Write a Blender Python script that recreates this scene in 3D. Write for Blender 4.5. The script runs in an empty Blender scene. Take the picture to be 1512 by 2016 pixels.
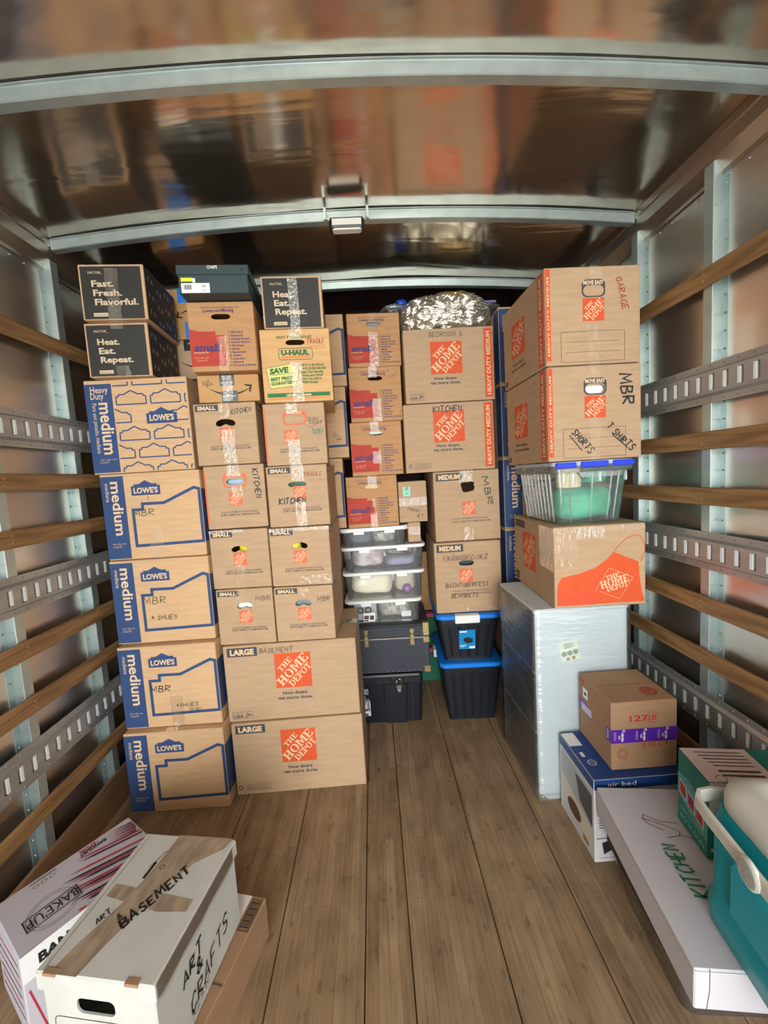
import bpy, math, random
from mathutils import Vector, Matrix, noise
from mathutils.geometry import tessellate_polygon
R = math.radians
random.seed(7)
S = bpy.context.scene
COL = S.collection

# ------------------------------------------------------------------ camera
PITCH, YAW, ROLL, FPX = 0.0898, 0.0235, -0.0607, 805.98
cam_d = bpy.data.cameras.new('camera'); cam = bpy.data.objects.new('camera', cam_d); COL.objects.link(cam)
fw = Vector((math.sin(YAW)*math.cos(PITCH), math.cos(YAW)*math.cos(PITCH), -math.sin(PITCH)))
rt = fw.cross(Vector((0, 0, 1))).normalized(); up = rt.cross(fw)
r2 = rt*math.cos(ROLL)+up*math.sin(ROLL); u2 = -rt*math.sin(ROLL)+up*math.cos(ROLL)
m = Matrix((r2, u2, -fw)).transposed().to_4x4(); m.translation = Vector((0.0379, 0, 1.4065))
cam.matrix_world = m
cam_d.sensor_fit = 'VERTICAL'; cam_d.sensor_height = 36.0; cam_d.lens = 36.0*FPX/2016.0
cam_d.clip_start = 0.02
S.camera = cam
# ------------------------------------------------------------------ daylight (overcast sky through the open rear door)
W = bpy.data.worlds.new('sky'); S.world = W; W.use_nodes = True
bg = W.node_tree.nodes['Background']; bg.inputs[0].default_value = (0.90, 0.97, 1.0, 1); bg.inputs[1].default_value = 11.5
S.view_settings.view_transform = 'Standard'; S.view_settings.look = 'None'
S.view_settings.gamma = 1; S.view_settings.use_curve_mapping = False
S.view_settings.exposure = -0.1
sun_d = bpy.data.lights.new('sun', 'SUN')      # soft high daylight entering through the door opening
sun_d.energy = 1.6; sun_d.angle = R(50); sun_d.color = (1.0, 0.95, 0.86)
sun = bpy.data.objects.new('sun', sun_d); COL.objects.link(sun)
sun.rotation_euler = (R(80), 0, R(-4))

# ------------------------------------------------------------------ materials
MATS = {}
def lin(c):
    return tuple(((x/255)/12.92 if x/255 <= .04045 else ((x/255+.055)/1.055)**2.4) for x in c)
def mat(name, rgb=(200, 200, 200), rough=.6, metal=0.0, spec=.5, alpha=1.0, trans=0.0, noise_amt=0.0, nscale=(30, 30, 30), bump=0.0,
        bscale=(60, 60, 60), bdist=.002, emit=None, ior=1.45, rgb2=None, detail=4):
    if name in MATS: return MATS[name]
    M = bpy.data.materials.new(name); M.use_nodes = True; MATS[name] = M
    nt = M.node_tree; N = nt.nodes; L = nt.links; b = N['Principled BSDF']
    c = lin(rgb)+(1,)
    b.inputs['Base Color'].default_value = c; b.inputs['Roughness'].default_value = rough
    b.inputs['Metallic'].default_value = metal; b.inputs['Specular IOR Level'].default_value = spec
    b.inputs['Alpha'].default_value = alpha; b.inputs['Transmission Weight'].default_value = trans; b.inputs['IOR'].default_value = ior
    tc = N.new('ShaderNodeTexCoord')
    if noise_amt:
        mp = N.new('ShaderNodeMapping'); mp.inputs['Scale'].default_value = nscale; L.new(tc.outputs['Object'], mp.inputs[0])
        nz = N.new('ShaderNodeTexNoise'); nz.inputs['Scale'].default_value = 1; nz.inputs['Detail'].default_value = detail; L.new(mp.outputs[0], nz.inputs[0])
        mx = N.new('ShaderNodeMix'); mx.data_type = 'RGBA'
        c2 = lin(rgb2) if rgb2 else tuple(x*(1-noise_amt) for x in c[:3])
        mx.inputs[6].default_value = c; mx.inputs[7].default_value = tuple(c2)+(1,)
        cr = N.new('ShaderNodeMapRange'); cr.inputs[1].default_value = .38; cr.inputs[2].default_value = .62
        L.new(nz.outputs[0], cr.inputs[0]); L.new(cr.outputs[0], mx.inputs[0]); L.new(mx.outputs[2], b.inputs['Base Color'])
    if bump:
        mp = N.new('ShaderNodeMapping'); mp.inputs['Scale'].default_value = bscale; L.new(tc.outputs['Object'], mp.inputs[0])
        nz = N.new('ShaderNodeTexNoise'); nz.inputs['Scale'].default_value = 1; nz.inputs['Detail'].default_value = 3; L.new(mp.outputs[0], nz.inputs[0])
        bp = N.new('ShaderNodeBump'); bp.inputs['Strength'].default_value = bump; bp.inputs['Distance'].default_value = bdist
        L.new(nz.outputs[0], bp.inputs['Height']); L.new(bp.outputs[0], b.inputs['Normal'])
    return M
def clear_mat(name, rgb, opacity, rough=.12, bump=0.3, bscale=(40, 40, 40), gloss=.25, bdist=.003):
    """thin clear plastic: mostly see-through, partly glossy, partly milky"""
    if name in MATS: return MATS[name]
    M = bpy.data.materials.new(name); M.use_nodes = True; MATS[name] = M
    nt = M.node_tree; N = nt.nodes; L = nt.links; b = N['Principled BSDF']
    b.inputs['Base Color'].default_value = lin(rgb)+(1,); b.inputs['Roughness'].default_value = rough
    tr = N.new('ShaderNodeBsdfTransparent'); gl = N.new('ShaderNodeBsdfGlossy'); gl.inputs['Roughness'].default_value = rough
    m1 = N.new('ShaderNodeMixShader'); m1.inputs[0].default_value = opacity
    m2 = N.new('ShaderNodeMixShader'); fr = N.new('ShaderNodeFresnel'); fr.inputs[0].default_value = 1.5
    ad = N.new('ShaderNodeMath'); ad.operation = 'MULTIPLY_ADD'; ad.inputs[1].default_value = 1.0; ad.inputs[2].default_value = gloss
    L.new(fr.outputs[0], ad.inputs[0]); L.new(ad.outputs[0], m2.inputs[0])
    L.new(tr.outputs[0], m1.inputs[1]); L.new(b.outputs[0], m1.inputs[2]); L.new(m1.outputs[0], m2.inputs[1]); L.new(gl.outputs[0], m2.inputs[2])
    L.new(m2.outputs[0], N['Material Output'].inputs[0])
    tc = N.new('ShaderNodeTexCoord'); mp = N.new('ShaderNodeMapping'); mp.inputs['Scale'].default_value = bscale; L.new(tc.outputs['Object'], mp.inputs[0])
    nz = N.new('ShaderNodeTexNoise'); nz.inputs['Scale'].default_value = 1; nz.inputs['Detail'].default_value = 4; L.new(mp.outputs[0], nz.inputs[0])
    bp = N.new('ShaderNodeBump'); bp.inputs['Strength'].default_value = bump; bp.inputs['Distance'].default_value = bdist
    L.new(nz.outputs[0], bp.inputs['Height'])
    for n in (b, gl): L.new(bp.outputs[0], n.inputs['Normal'])
    return M

def kraft(name, rgb): return mat(name, rgb, rough=.75, spec=.2, noise_amt=.09, nscale=(9, 9, 60), bump=.25, bscale=(7, 7, 260), bdist=.0015)
K_HD = kraft('kraft_plain', (180, 150, 119)); K_LW = kraft('kraft_warm', (202, 165, 126)); K_SM = kraft('kraft_dark', (184, 139, 97))
K_UH = kraft('kraft_golden', (208, 164, 114)); K_AM = kraft('kraft_amber', (190, 146, 98)); K_DK = kraft('kraft_brown', (158, 124, 96))
NAVY = mat('print_navy', (50, 72, 112), .6, spec=.3); SLATE = mat('print_slate', (68, 68, 72), .6, spec=.3)
ORANGE = mat('print_orange', (208, 84, 44), .6, spec=.3, noise_amt=.08); ORANGE2 = mat('print_light_orange', (212, 104, 70), .6, spec=.3)
RED = mat('print_red', (176, 64, 50), .65, spec=.3, noise_amt=.1); PURPLE = mat('print_purple', (66, 42, 92), .6)
INK = mat('ink_black', (34, 30, 30), .6); INKG = mat('ink_brown_grey', (84, 68, 56), .7); INKR = mat('ink_red', (150, 62, 40), .6)
MARK = mat('marker_black', (28, 26, 26), .5); MARKG = mat('marker_grey_green', (74, 78, 52), .6); MARKGR = mat('marker_green', (36, 110, 84), .5)
MARKR = mat('marker_dark_red', (104, 34, 30), .5)
WHITE = mat('print_white', (226, 224, 220), .6); KLT = mat('print_kraft_light', (216, 184, 148), .7, spec=.2)
CHAR = mat('print_charcoal', (44, 42, 38), .55, noise_amt=.12, nscale=(8, 8, 8)); CREAM = mat('print_cream', (206, 182, 150), .6)
GREEN = mat('print_green', (38, 102, 46), .6); UHO = mat('print_uhaul_orange', (226, 122, 50), .6); PALEG = mat('print_pale_green', (214, 200, 120), .6)
TEALP = mat('print_teal', (34, 118, 106), .5, noise_amt=.1); AQUA = mat('print_aqua', (120, 214, 196), .5)
PINKW = mat('print_pinkish_white', (206, 186, 182), .6); BLUEP = mat('print_blue', (24, 62, 122), .45); VIOLET = mat('tape_violet', (84, 36, 150), .3)
AMBLUE = mat('tape_bright_blue', (36, 124, 214), .4); AMDK = mat('tape_dark_printed', (40, 48, 48), .3)
TAPE = clear_mat('clear_tape', (222, 200, 168), .07, rough=.09, bump=.8, bscale=(50, 50, 26), gloss=.0, bdist=.006)
TAPEB = clear_mat('shiny_tape', (230, 222, 206), .14, rough=.07, bump=1.0, bscale=(75, 75, 55), gloss=.06, bdist=.009)
GALV = mat('galvanised_steel', (180, 194, 192), .4, metal=.75, noise_amt=.12, nscale=(14, 14, 14))
TRKD = mat('track_slot_shade', (44, 44, 44), .6)  # dark colour standing in for the shade inside the track channel
LIPM = mat('slot_lip_glint', (232, 234, 232), .5, metal=.1)  # bent lip, its near-white colour carries the reflection of the open door
STEELD = mat('track_steel', (176, 178, 175), .42, metal=.65, noise_amt=.2, nscale=(20, 4, 20))
SCREW = mat('screw_steel', (150, 150, 146), .3, metal=.9)
SLAT = mat('slat_wood', (158, 121, 78), .55, noise_amt=.5, nscale=(60, 3.5, 60), rgb2=(120, 88, 55), bump=.3, bscale=(120, 5, 120), bdist=.001)
PLY = mat('kick_board_wood', (150, 116, 84), .6, noise_amt=.4, nscale=(10, 2, 30), rgb2=(122, 92, 64))
WPLAST = mat('white_plastic', (222, 224, 222), .35); BPLAST = mat('black_plastic', (22, 25, 32), .38, bump=.15, bscale=(300, 300, 300), bdist=.0005)
BLUELID = mat('blue_plastic', (16, 122, 222), .35); BRASS = mat('brass', (182, 162, 112), .35, metal=.8, noise_amt=.3, nscale=(60, 60, 60))
VINYL = mat('trunk_vinyl', (34, 37, 46), .6, noise_amt=.4, nscale=(260, 260, 260), rgb2=(58, 62, 72)); CHROME = mat('chrome', (200, 204, 204), .2, metal=1.0)
CLEARP = clear_mat('clear_bin_plastic', (232, 238, 242), .10, rough=.12, bump=.15, gloss=.05)
CLEARG = clear_mat('frosted_bin_plastic', (222, 236, 234), .09, rough=.15, bump=.15, gloss=.03)
WRAP = clear_mat('stretch_wrap', (232, 238, 242), .09, rough=.1, bump=1.0, bscale=(10, 10, 60), gloss=.09, bdist=.008)
TEALB = mat('teal_cooler_plastic', (0, 146, 160), .35); LIDW = mat('cooler_white_plastic', (206, 204, 194), .35)

# ------------------------------------------------------------------ mesh helpers
class MB:
    def __init__(s): s.v = []; s.f = []; s.mi = []; s.mats = []; s.sm = []
    def m(s, M):
        if M not in s.mats: s.mats.append(M)
        return s.mats.index(M)
    def add(s, vs, fs, M, smooth=False):
        o = len(s.v); s.v += [Vector(a) for a in vs]; i = s.m(M)
        for f in fs: s.f.append(tuple(o+k for k in f)); s.mi.append(i); s.sm.append(smooth)
    def box(s, a, b, M):
        x0, y0, z0 = a; x1, y1, z1 = b
        s.add([(x0,y0,z0),(x1,y0,z0),(x1,y1,z0),(x0,y1,z0),(x0,y0,z1),(x1,y0,z1),(x1,y1,z1),(x0,y1,z1)],
              [(0,3,2,1),(4,5,6,7),(0,1,5,4),(1,2,6,5),(2,3,7,6),(3,0,4,7)], M)
    def cbox(s, a, b, M, c=.003, skip=()):
        """chamfered box"""
        lo = Vector(a); hi = Vector(b); P = {}; vs = []
        for i in (0, 1):
            for j in (0, 1):
                for k in (0, 1):
                    for ax in range(3):
                        p = Vector((hi.x if i else lo.x, hi.y if j else lo.y, hi.z if k else lo.z)); sg = (i, j, k)
                        for q in range(3):
                            if q != ax: p[q] += -c if sg[q] else c
                        P[(i, j, k, ax)] = len(vs); vs.append(p)
        fs = []
        ring = [(0, 0), (1, 0), (1, 1), (0, 1)]
        for ax in range(3):
            for sd in (0, 1):
                if (ax, sd) in skip: continue
                f = []
                for (p, q) in ring:
                    t = [0, 0, 0]; t[ax] = sd; o = [n for n in range(3) if n != ax]; t[o[0]] = p; t[o[1]] = q
                    f.append(P[(t[0], t[1], t[2], ax)])
                fs.append(tuple(f))
        for ax in range(3):           # edges parallel to ax
            o = [n for n in range(3) if n != ax]
            for p in (0, 1):
                for q in (0, 1):
                    t0 = [0, 0, 0]; t1 = [0, 0, 0]; t0[ax] = 0; t1[ax] = 1
                    for t in (t0, t1): t[o[0]] = p; t[o[1]] = q
                    fs.append((P[(*t0, o[0])], P[(*t1, o[0])], P[(*t1, o[1])], P[(*t0, o[1])]))
        for i in (0, 1):
            for j in (0, 1):
                for k in (0, 1): fs.append((P[(i,j,k,0)], P[(i,j,k,1)], P[(i,j,k,2)]))
        s.add(vs, fs, M)
    def loft(s, rings, M, cap0=True, cap1=True, smooth=True):
        n = len(rings[0]); vs = [p for r in rings for p in r]; fs = []
        for i in range(len(rings)-1):
            for k in range(n):
                k2 = (k+1) % n; fs.append((i*n+k, i*n+k2, (i+1)*n+k2, (i+1)*n+k))
        s.add(vs, fs, M, smooth)
        if cap0: s.add(rings[0], [tuple(range(n))[::-1]], M)
        if cap1: s.add(rings[-1], [tuple(range(n))], M)
    def tube(s, pts, r, M, n=8):
        pts = [Vector(p) for p in pts]; rings = []
        for i, p in enumerate(pts):
            t = (pts[min(i+1, len(pts)-1)]-pts[max(i-1, 0)]).normalized()
            a = Vector((0, 0, 1)) if abs(t.z) < .9 else Vector((1, 0, 0)); x = t.cross(a).normalized(); y = t.cross(x)
            rings.append([p+x*r*math.cos(2*math.pi*k/n)+y*r*math.sin(2*math.pi*k/n) for k in range(n)])
        s.loft(rings, M)
    def disc(s, c, axis, r, th, M, n=20):
        c = Vector(c); axis = Vector(axis).normalized(); a = Vector((0, 0, 1)) if abs(axis.z) < .9 else Vector((1, 0, 0))
        x = axis.cross(a).normalized(); y = axis.cross(x)
        rg = lambda q, h: [c+axis*h+x*q*math.cos(2*math.pi*k/n)+y*q*math.sin(2*math.pi*k/n) for k in range(n)]
        s.loft([rg(r, 0), rg(r, th*.7), rg(r*.85, th)], M, smooth=False)
    def build(s, name, parent=None, recalc=True):
        me = bpy.data.meshes.new(name); me.from_pydata(s.v, [], s.f)
        for M in s.mats: me.materials.append(M)
        me.polygons.foreach_set('material_index', s.mi); me.polygons.foreach_set('use_smooth', s.sm)
        me.update(); me.validate()
        if recalc:
            import bmesh
            bm = bmesh.new(); bm.from_mesh(me); bmesh.ops.recalc_face_normals(bm, faces=bm.faces); bm.to_mesh(me); bm.free()
        o = bpy.data.objects.new(name, me); COL.objects.link(o)
        if parent: o.parent = parent
        return o
def rrect(w, d, r, z, cx=0, cy=0, n=5):
    pts = []
    for (sx, sy, a0) in ((1, 1, 0), (-1, 1, 90), (-1, -1, 180), (1, -1, 270)):
        for k in range(n+1):
            a = R(a0+90*k/n); pts.append(Vector((cx+sx*(w/2-r)+r*math.cos(a), cy+sy*(d/2-r)+r*math.sin(a), z)))
    return pts
def tag(o, label, cat, group=None, kind=None):
    if label: o['label'] = label
    if cat: o['category'] = cat
    if group: o['group'] = group
    if kind: o['kind'] = kind
    return o
def empty(name, loc, yaw, label, cat, group=None):
    o = bpy.data.objects.new(name, None); COL.objects.link(o); o.location = loc; o.rotation_euler = (0, 0, yaw); o.empty_display_size = .05
    return tag(o, label, cat, group)
def struct(o): o['kind'] = 'structure'; return o

# ------------------------------------------------------------------ lettering
_tc = {}
def text_mesh(s, bold):
    k = (s, bold)
    if k in _tc: return _tc[k]
    cu = bpy.data.curves.new('t', 'FONT'); cu.body = s; cu.size = 1; cu.offset = bold; cu.resolution_u = 2; cu.fill_mode = 'FRONT'
    ob = bpy.data.objects.new('t', cu); COL.objects.link(ob); bpy.context.view_layer.update()
    dg = bpy.context.evaluated_depsgraph_get(); me = bpy.data.meshes.new_from_object(ob.evaluated_get(dg))
    vs = [(v.co.x, v.co.y) for v in me.vertices]; fs = [tuple(p.vertices) for p in me.polygons]
    bpy.data.objects.remove(ob); bpy.data.curves.remove(cu); bpy.data.meshes.remove(me)
    xs = [v[0] for v in vs] or [0, 1]
    _tc[k] = (vs, fs, min(xs), max(xs)); return _tc[k]
SF = {'A':'0,0 2,6 4,0|1,2 3,2','B':'0,0 0,6 3,5.6 3,3.6 0,3.1 3.6,2.4 3.4,.4 0,0','C':'4,5 2.5,6 .6,4.5 .4,1.5 2,0 4,1','D':'0,0 0,6 3,5 4,3 3,.8 0,0',
'E':'4,6 0,6 0,0 4,0|0,3 3,3','F':'4,6 0,6 0,0|0,3 3,3','G':'4,5 2.4,6 .4,4.4 .4,1.4 2.2,0 4,1 4,2.8 2.4,2.8','H':'0,6 0,0|4,6 4,0|0,3 4,3','I':'1,6 1,0',
'K':'0,6 0,0|4,6 0,2.8 4,0','L':'0,6 0,0 4,0','M':'0,0 .6,6 2.4,1.5 4.2,6 5,0','N':'0,0 0,6 4,0 4,6','O':'2,6 .3,4.5 .3,1.5 2,0 3.8,1.5 3.8,4.5 2,6',
'P':'0,0 0,6 3.4,5.4 3.4,3.4 0,2.8','R':'0,0 0,6 3.4,5.4 3.4,3.6 0,3 4,0','S':'4,5.2 2,6 .4,4.8 1,3.5 3.4,2.6 3.6,1 2,0 0,.8','T':'0,6 4.4,6|2.2,6 2.2,0',
'U':'0,6 .2,1 2,0 3.8,1 4,6','W':'0,6 1,0 2.4,4 3.8,0 5,6','X':'0,6 4,0|4,6 0,0','Y':'0,6 2,3 4,6|2,3 2,0','Z':'0,6 4,6 0,0 4,0','1':'1,5 2,6 2,0','3':'0,5.4 2,6 3.6,4.8 2,3.2 3.8,1.6 2,0 0,.8',
'*':'0,2 3,5|0,5 3,2|1.5,1.5 1.5,5.5','&':'4,0 .8,4.4 2,6 3,4.6 .4,1.6 1.6,0 4,2.4','/':'0,0 4,7','-':'0,3 3,3',"'":'1,6 1,5'}
STL = {}  # slab stencil glyphs as quads
def rq(x0, y0, x1, y1): return [(x0, y0), (x1, y0), (x1, y1), (x0, y1)]
STL['T'] = (.8, [rq(.28,.1,.52,1), rq(.15,0,.65,.1), rq(0,.86,.26,1), rq(.54,.86,.8,1), rq(0,.68,.08,.86), rq(.72,.68,.8,.86)])
STL['H'] = (.95, [rq(.1,.1,.34,.9), rq(0,0,.42,.1), rq(0,.9,.42,1), rq(.61,.1,.85,.9), rq(.53,0,.95,.1), rq(.53,.9,.95,1), rq(.37,.42,.58,.57)])
STL['E'] = (.78, [rq(.1,.1,.34,.9), rq(0,0,.36,.1), rq(0,.9,.36,1), rq(.39,0,.78,.12), rq(.39,.88,.78,1), rq(.68,.12,.78,.32), rq(.68,.68,.78,.88), rq(.39,.44,.58,.56)])
STL['M'] = (1.15, [rq(.08,.1,.26,.9), rq(0,0,.34,.1), rq(0,.9,.3,1), rq(.86,.1,1.08,.9), rq(.78,0,1.15,.1), rq(.85,.9,1.15,1), [(.3,1),(.3,.78),(.55,.02),(.62,.2),(.5,.62)], [(.6,.1),(.82,.78),(.82,1),(.7,.8),(.58,.4)]])
def ringhalf(cx, rx, ry, tx, ty, a0, a1, n=8):
    o = []
    for k in range(n):
        A = R(a0+(a1-a0)*k/n); B = R(a0+(a1-a0)*(k+1)/n)
        o.append([(cx+rx*math.cos(A), .5+ry*math.sin(A)), (cx+rx*math.cos(B), .5+ry*math.sin(B)), (cx+(rx-tx)*math.cos(B), .5+(ry-ty)*math.sin(B)), (cx+(rx-tx)*math.cos(A), .5+(ry-ty)*math.sin(A))])
    return o
STL['O'] = (.9, ringhalf(.45, .45, .51, .22, .1, 97, 263)+ringhalf(.45, .45, .51, .22, .1, -83, 83))
STL['D'] = (.9, [rq(.1,.1,.34,.9), rq(0,0,.36,.1), rq(0,.9,.36,1)]+ringhalf(.4, .5, .5, .22, .1, -88, 88))
STL['P'] = (.8, [rq(.1,.1,.34,.9), rq(0,0,.44,.1), rq(0,.9,.36,1)]+[[(x, y*.58+.42) for x, y in q] for q in ringhalf(.38, .42, .5, .2, .16, -88, 88)])

class Face:
    """a flat side of a box; u 0..1 left to right, v 0..1 from the top down"""
    def __init__(s, mb, o, U, V, N, w, h): s.mb = mb; s.o = Vector(o); s.U = Vector(U); s.V = Vector(V); s.N = Vector(N); s.w = w; s.h = h
    def P(s, x, y, lay): return s.o+s.U*x+s.V*y+s.N*(.0005*lay)       # metric, y up from the bottom
    def poly(s, pts, M, lay=1):
        s.mb.add([s.P(u*s.w, (1-v)*s.h, lay) for u, v in pts], [tuple(range(len(pts)))] if len(pts) < 5 else tessp(pts), M)
    def rect(s, u0, v0, u1, v1, M, lay=1): s.poly([(u0, v0), (u1, v0), (u1, v1), (u0, v1)], M, lay)
    def line(s, pts, th, M, lay=1, close=False):
        """mitred line, pts in uv, th in metres"""
        q = [Vector((u*s.w, (1-v)*s.h)) for u, v in pts]
        n = len(q)
        if close: q = q
        L, Rr = [], []
        for i in range(n):
            a = q[i-1] if (i > 0 or close) else None; b = q[(i+1) % n] if (i < n-1 or close) else None
            d1 = (q[i]-a).normalized() if a is not None and (q[i]-a).length > 1e-6 else None; d2 = (b-q[i]).normalized() if b is not None and (b-q[i]).length > 1e-6 else None
            if d1 is None and d2 is None: d1 = Vector((1, 0))
            if d1 is None: d1 = d2
            if d2 is None: d2 = d1
            n1 = Vector((-d1.y, d1.x)); n2 = Vector((-d2.y, d2.x)); mm = n1+n2
            if mm.length < .2: mm = n1.copy()
            mm.normalize(); k = th/2/max(.45, mm.dot(n1)); L.append(q[i]+mm*k); Rr.append(q[i]-mm*k)
        vs = [s.P(p.x, p.y, lay) for p in L+Rr]; fs = [(i, i+1, n+i+1, n+i) for i in range(n-1)]
        if close: fs.append((n-1, 0, n, 2*n-1))
        s.mb.add(vs, fs, M)
    def text(s, t, u, v, size, M, rot=0, width=None, bold=0.0, lay=2, al='C', shear=0):
        """u,v anchor = middle of the text line (al C) or its start (al L); size = cap height in metres"""
        vs, fs, x0, x1 = text_mesh(t, bold); k = size/.70; W0 = (x1-x0)*k; sx = k*((width/W0) if width else 1); Wd = (x1-x0)*sx
        ox = -Wd/2 if al == 'C' else 0; c, sn = math.cos(R(rot)), math.sin(R(rot)); out = []
        for (x, y) in vs:
            a = (x-x0)*sx+ox; b = y*k-size/2; a += shear*b; out.append(s.P(u*s.w+a*c-b*sn, (1-v)*s.h+a*sn+b*c, lay))
        s.mb.add(out, fs, M)
    def hand(s, t, u, v, size, M, rot=0, th=.003, lay=3, width=None, slant=.12, seed=1):
        th *= 1.45
        rnd = random.Random(seed+len(t)); x = 0; strokes = []
        for ch in t:
            if ch == ' ': x += 3.2; continue
            g = SF.get(ch)
            if not g: continue
            dy = rnd.uniform(-.4, .4); sc = rnd.uniform(.88, 1.08); mx = 0
            for st in g.split('|'):
                p = []
                for q in st.split(' '):
                    a, b = map(float, q.split(',')); mx = max(mx, a); p.append((x+a*sc+rnd.uniform(-.15, .15), b*sc+dy+rnd.uniform(-.15, .15)))
                strokes.append(p)
            x += mx*sc+1.6
        x -= 1.6; k = size/6; kx = (width/x) if width else k; c, sn = math.cos(R(rot)), math.sin(R(rot))
        for p in strokes:
            q = []
            for a, b in p:
                A = (a-x/2)*kx; B = (b-3)*k; A += slant*B; q.append(((u*s.w+A*c-B*sn)/s.w, 1-((1-v)*s.h+A*sn+B*c)/s.h))
            s.line(q, th, M, lay)
    def stencil(s, t, cx, cy, ht, length, ang, M, lay=3):
        tot = sum(STL[c][0] for c in t)+.06*(len(t)-1); kx = length/tot; x = 0; c, sn = math.cos(R(ang)), math.sin(R(ang))
        for ch in t:
            w, polys = STL[ch]
            for q in polys:
                out = []
                for a, b in q:
                    A = (x+a)*kx-length/2; B = (b-.5)*ht; out.append(s.P(cx+A*c-B*sn, cy+A*sn+B*c, lay))
                s.mb.add(out, [tuple(range(len(out)))], M)
            x += w+.06
    def hdlogo(s, u, v, size, M=None, LT=None, lay=1):
        """orange square with diagonal stencil lettering; u,v = centre, size = side in metres"""
        cx, cy = u*s.w, (1-v)*s.h; h = size/2
        if M: s.mb.add([s.P(cx-h, cy-h, lay), s.P(cx+h, cy-h, lay), s.P(cx+h, cy+h, lay), s.P(cx-h, cy+h, lay)], [(0, 1, 2, 3)], M)
        LT = LT or KLT; n = Vector((-.707, .707))
        for t, off, ht, ln, sh in (('THE', .285, .155, .47, -.02), ('HOME', .03, .25, 1.10, 0), ('DEPOT', -.225, .185, .80, .02)):
            s.stencil(t, cx+n.x*off*size+sh*size, cy+n.y*off*size+sh*size, ht*size, ln*size, 45, LT, lay+1)
    def ellipse(s, u, v, ru, rv, M, lay=1, n=20): s.poly([(u+ru*math.cos(2*math.pi*k/n), v+rv*math.sin(2*math.pi*k/n)) for k in range(n)], M, lay)
    def ring(s, u, v, r, th, M, lay=1, n=24): s.line([(u+r/s.w*math.cos(2*math.pi*k/n), v+r/s.h*math.sin(2*math.pi*k/n)) for k in range(n)], th, M, lay, close=True)
    def rrect(s, u0, v0, u1, v1, rad, M, lay=1): s.poly(rr_uv(u0, v0, u1, v1, rad, s.w, s.h), M, lay)
def rr_uv(u0, v0, u1, v1, rad, w, h, n=5):
    ru, rv = rad/w, rad/h; pts = []
    for (cx, cy, a0) in ((u1-ru, v1-rv, 0), (u0+ru, v1-rv, 90), (u0+ru, v0+rv, 180), (u1-ru, v0+rv, 270)):
        for k in range(n+1): a = R(a0+90*k/n); pts.append((cx+ru*math.cos(a), cy+rv*math.sin(a)))
    return pts
def tessp(pts, hole=None):
    loops = [[Vector((a, b, 0)) for a, b in pts]]
    if hole: loops.append([Vector((a, b, 0)) for a, b in hole])
    return [tuple(t) for t in tessellate_polygon(loops)]

def faces_of(mb, w, d, h):
    return {'F': Face(mb, (-w/2, -d/2, 0), (1,0,0), (0,0,1), (0,-1,0), w, h), 'B': Face(mb, (w/2, d/2, 0), (-1,0,0), (0,0,1), (0,1,0), w, h),
            'L': Face(mb, (-w/2, d/2, 0), (0,-1,0), (0,0,1), (-1,0,0), d, h), 'R': Face(mb, (w/2, -d/2, 0), (0,1,0), (0,0,1), (1,0,0), d, h),
            'T': Face(mb, (-w/2, -d/2, h), (1,0,0), (0,1,0), (0,0,1), w, d)}
BEAN = [(-.5,.1),(-.44,.38),(-.28,.46),(-.12,.30),(0,.16),(.12,.30),(.28,.46),(.44,.38),(.5,.1),(.44,-.2),(.25,-.45),(0,-.5),(-.25,-.45),(-.44,-.2)]
SLOT = [(.5*math.cos(R(a))*.55+(.225 if math.cos(R(a)) > 0 else -.225), .5*math.sin(R(a))) for a in range(8, 368, 20)]
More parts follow.
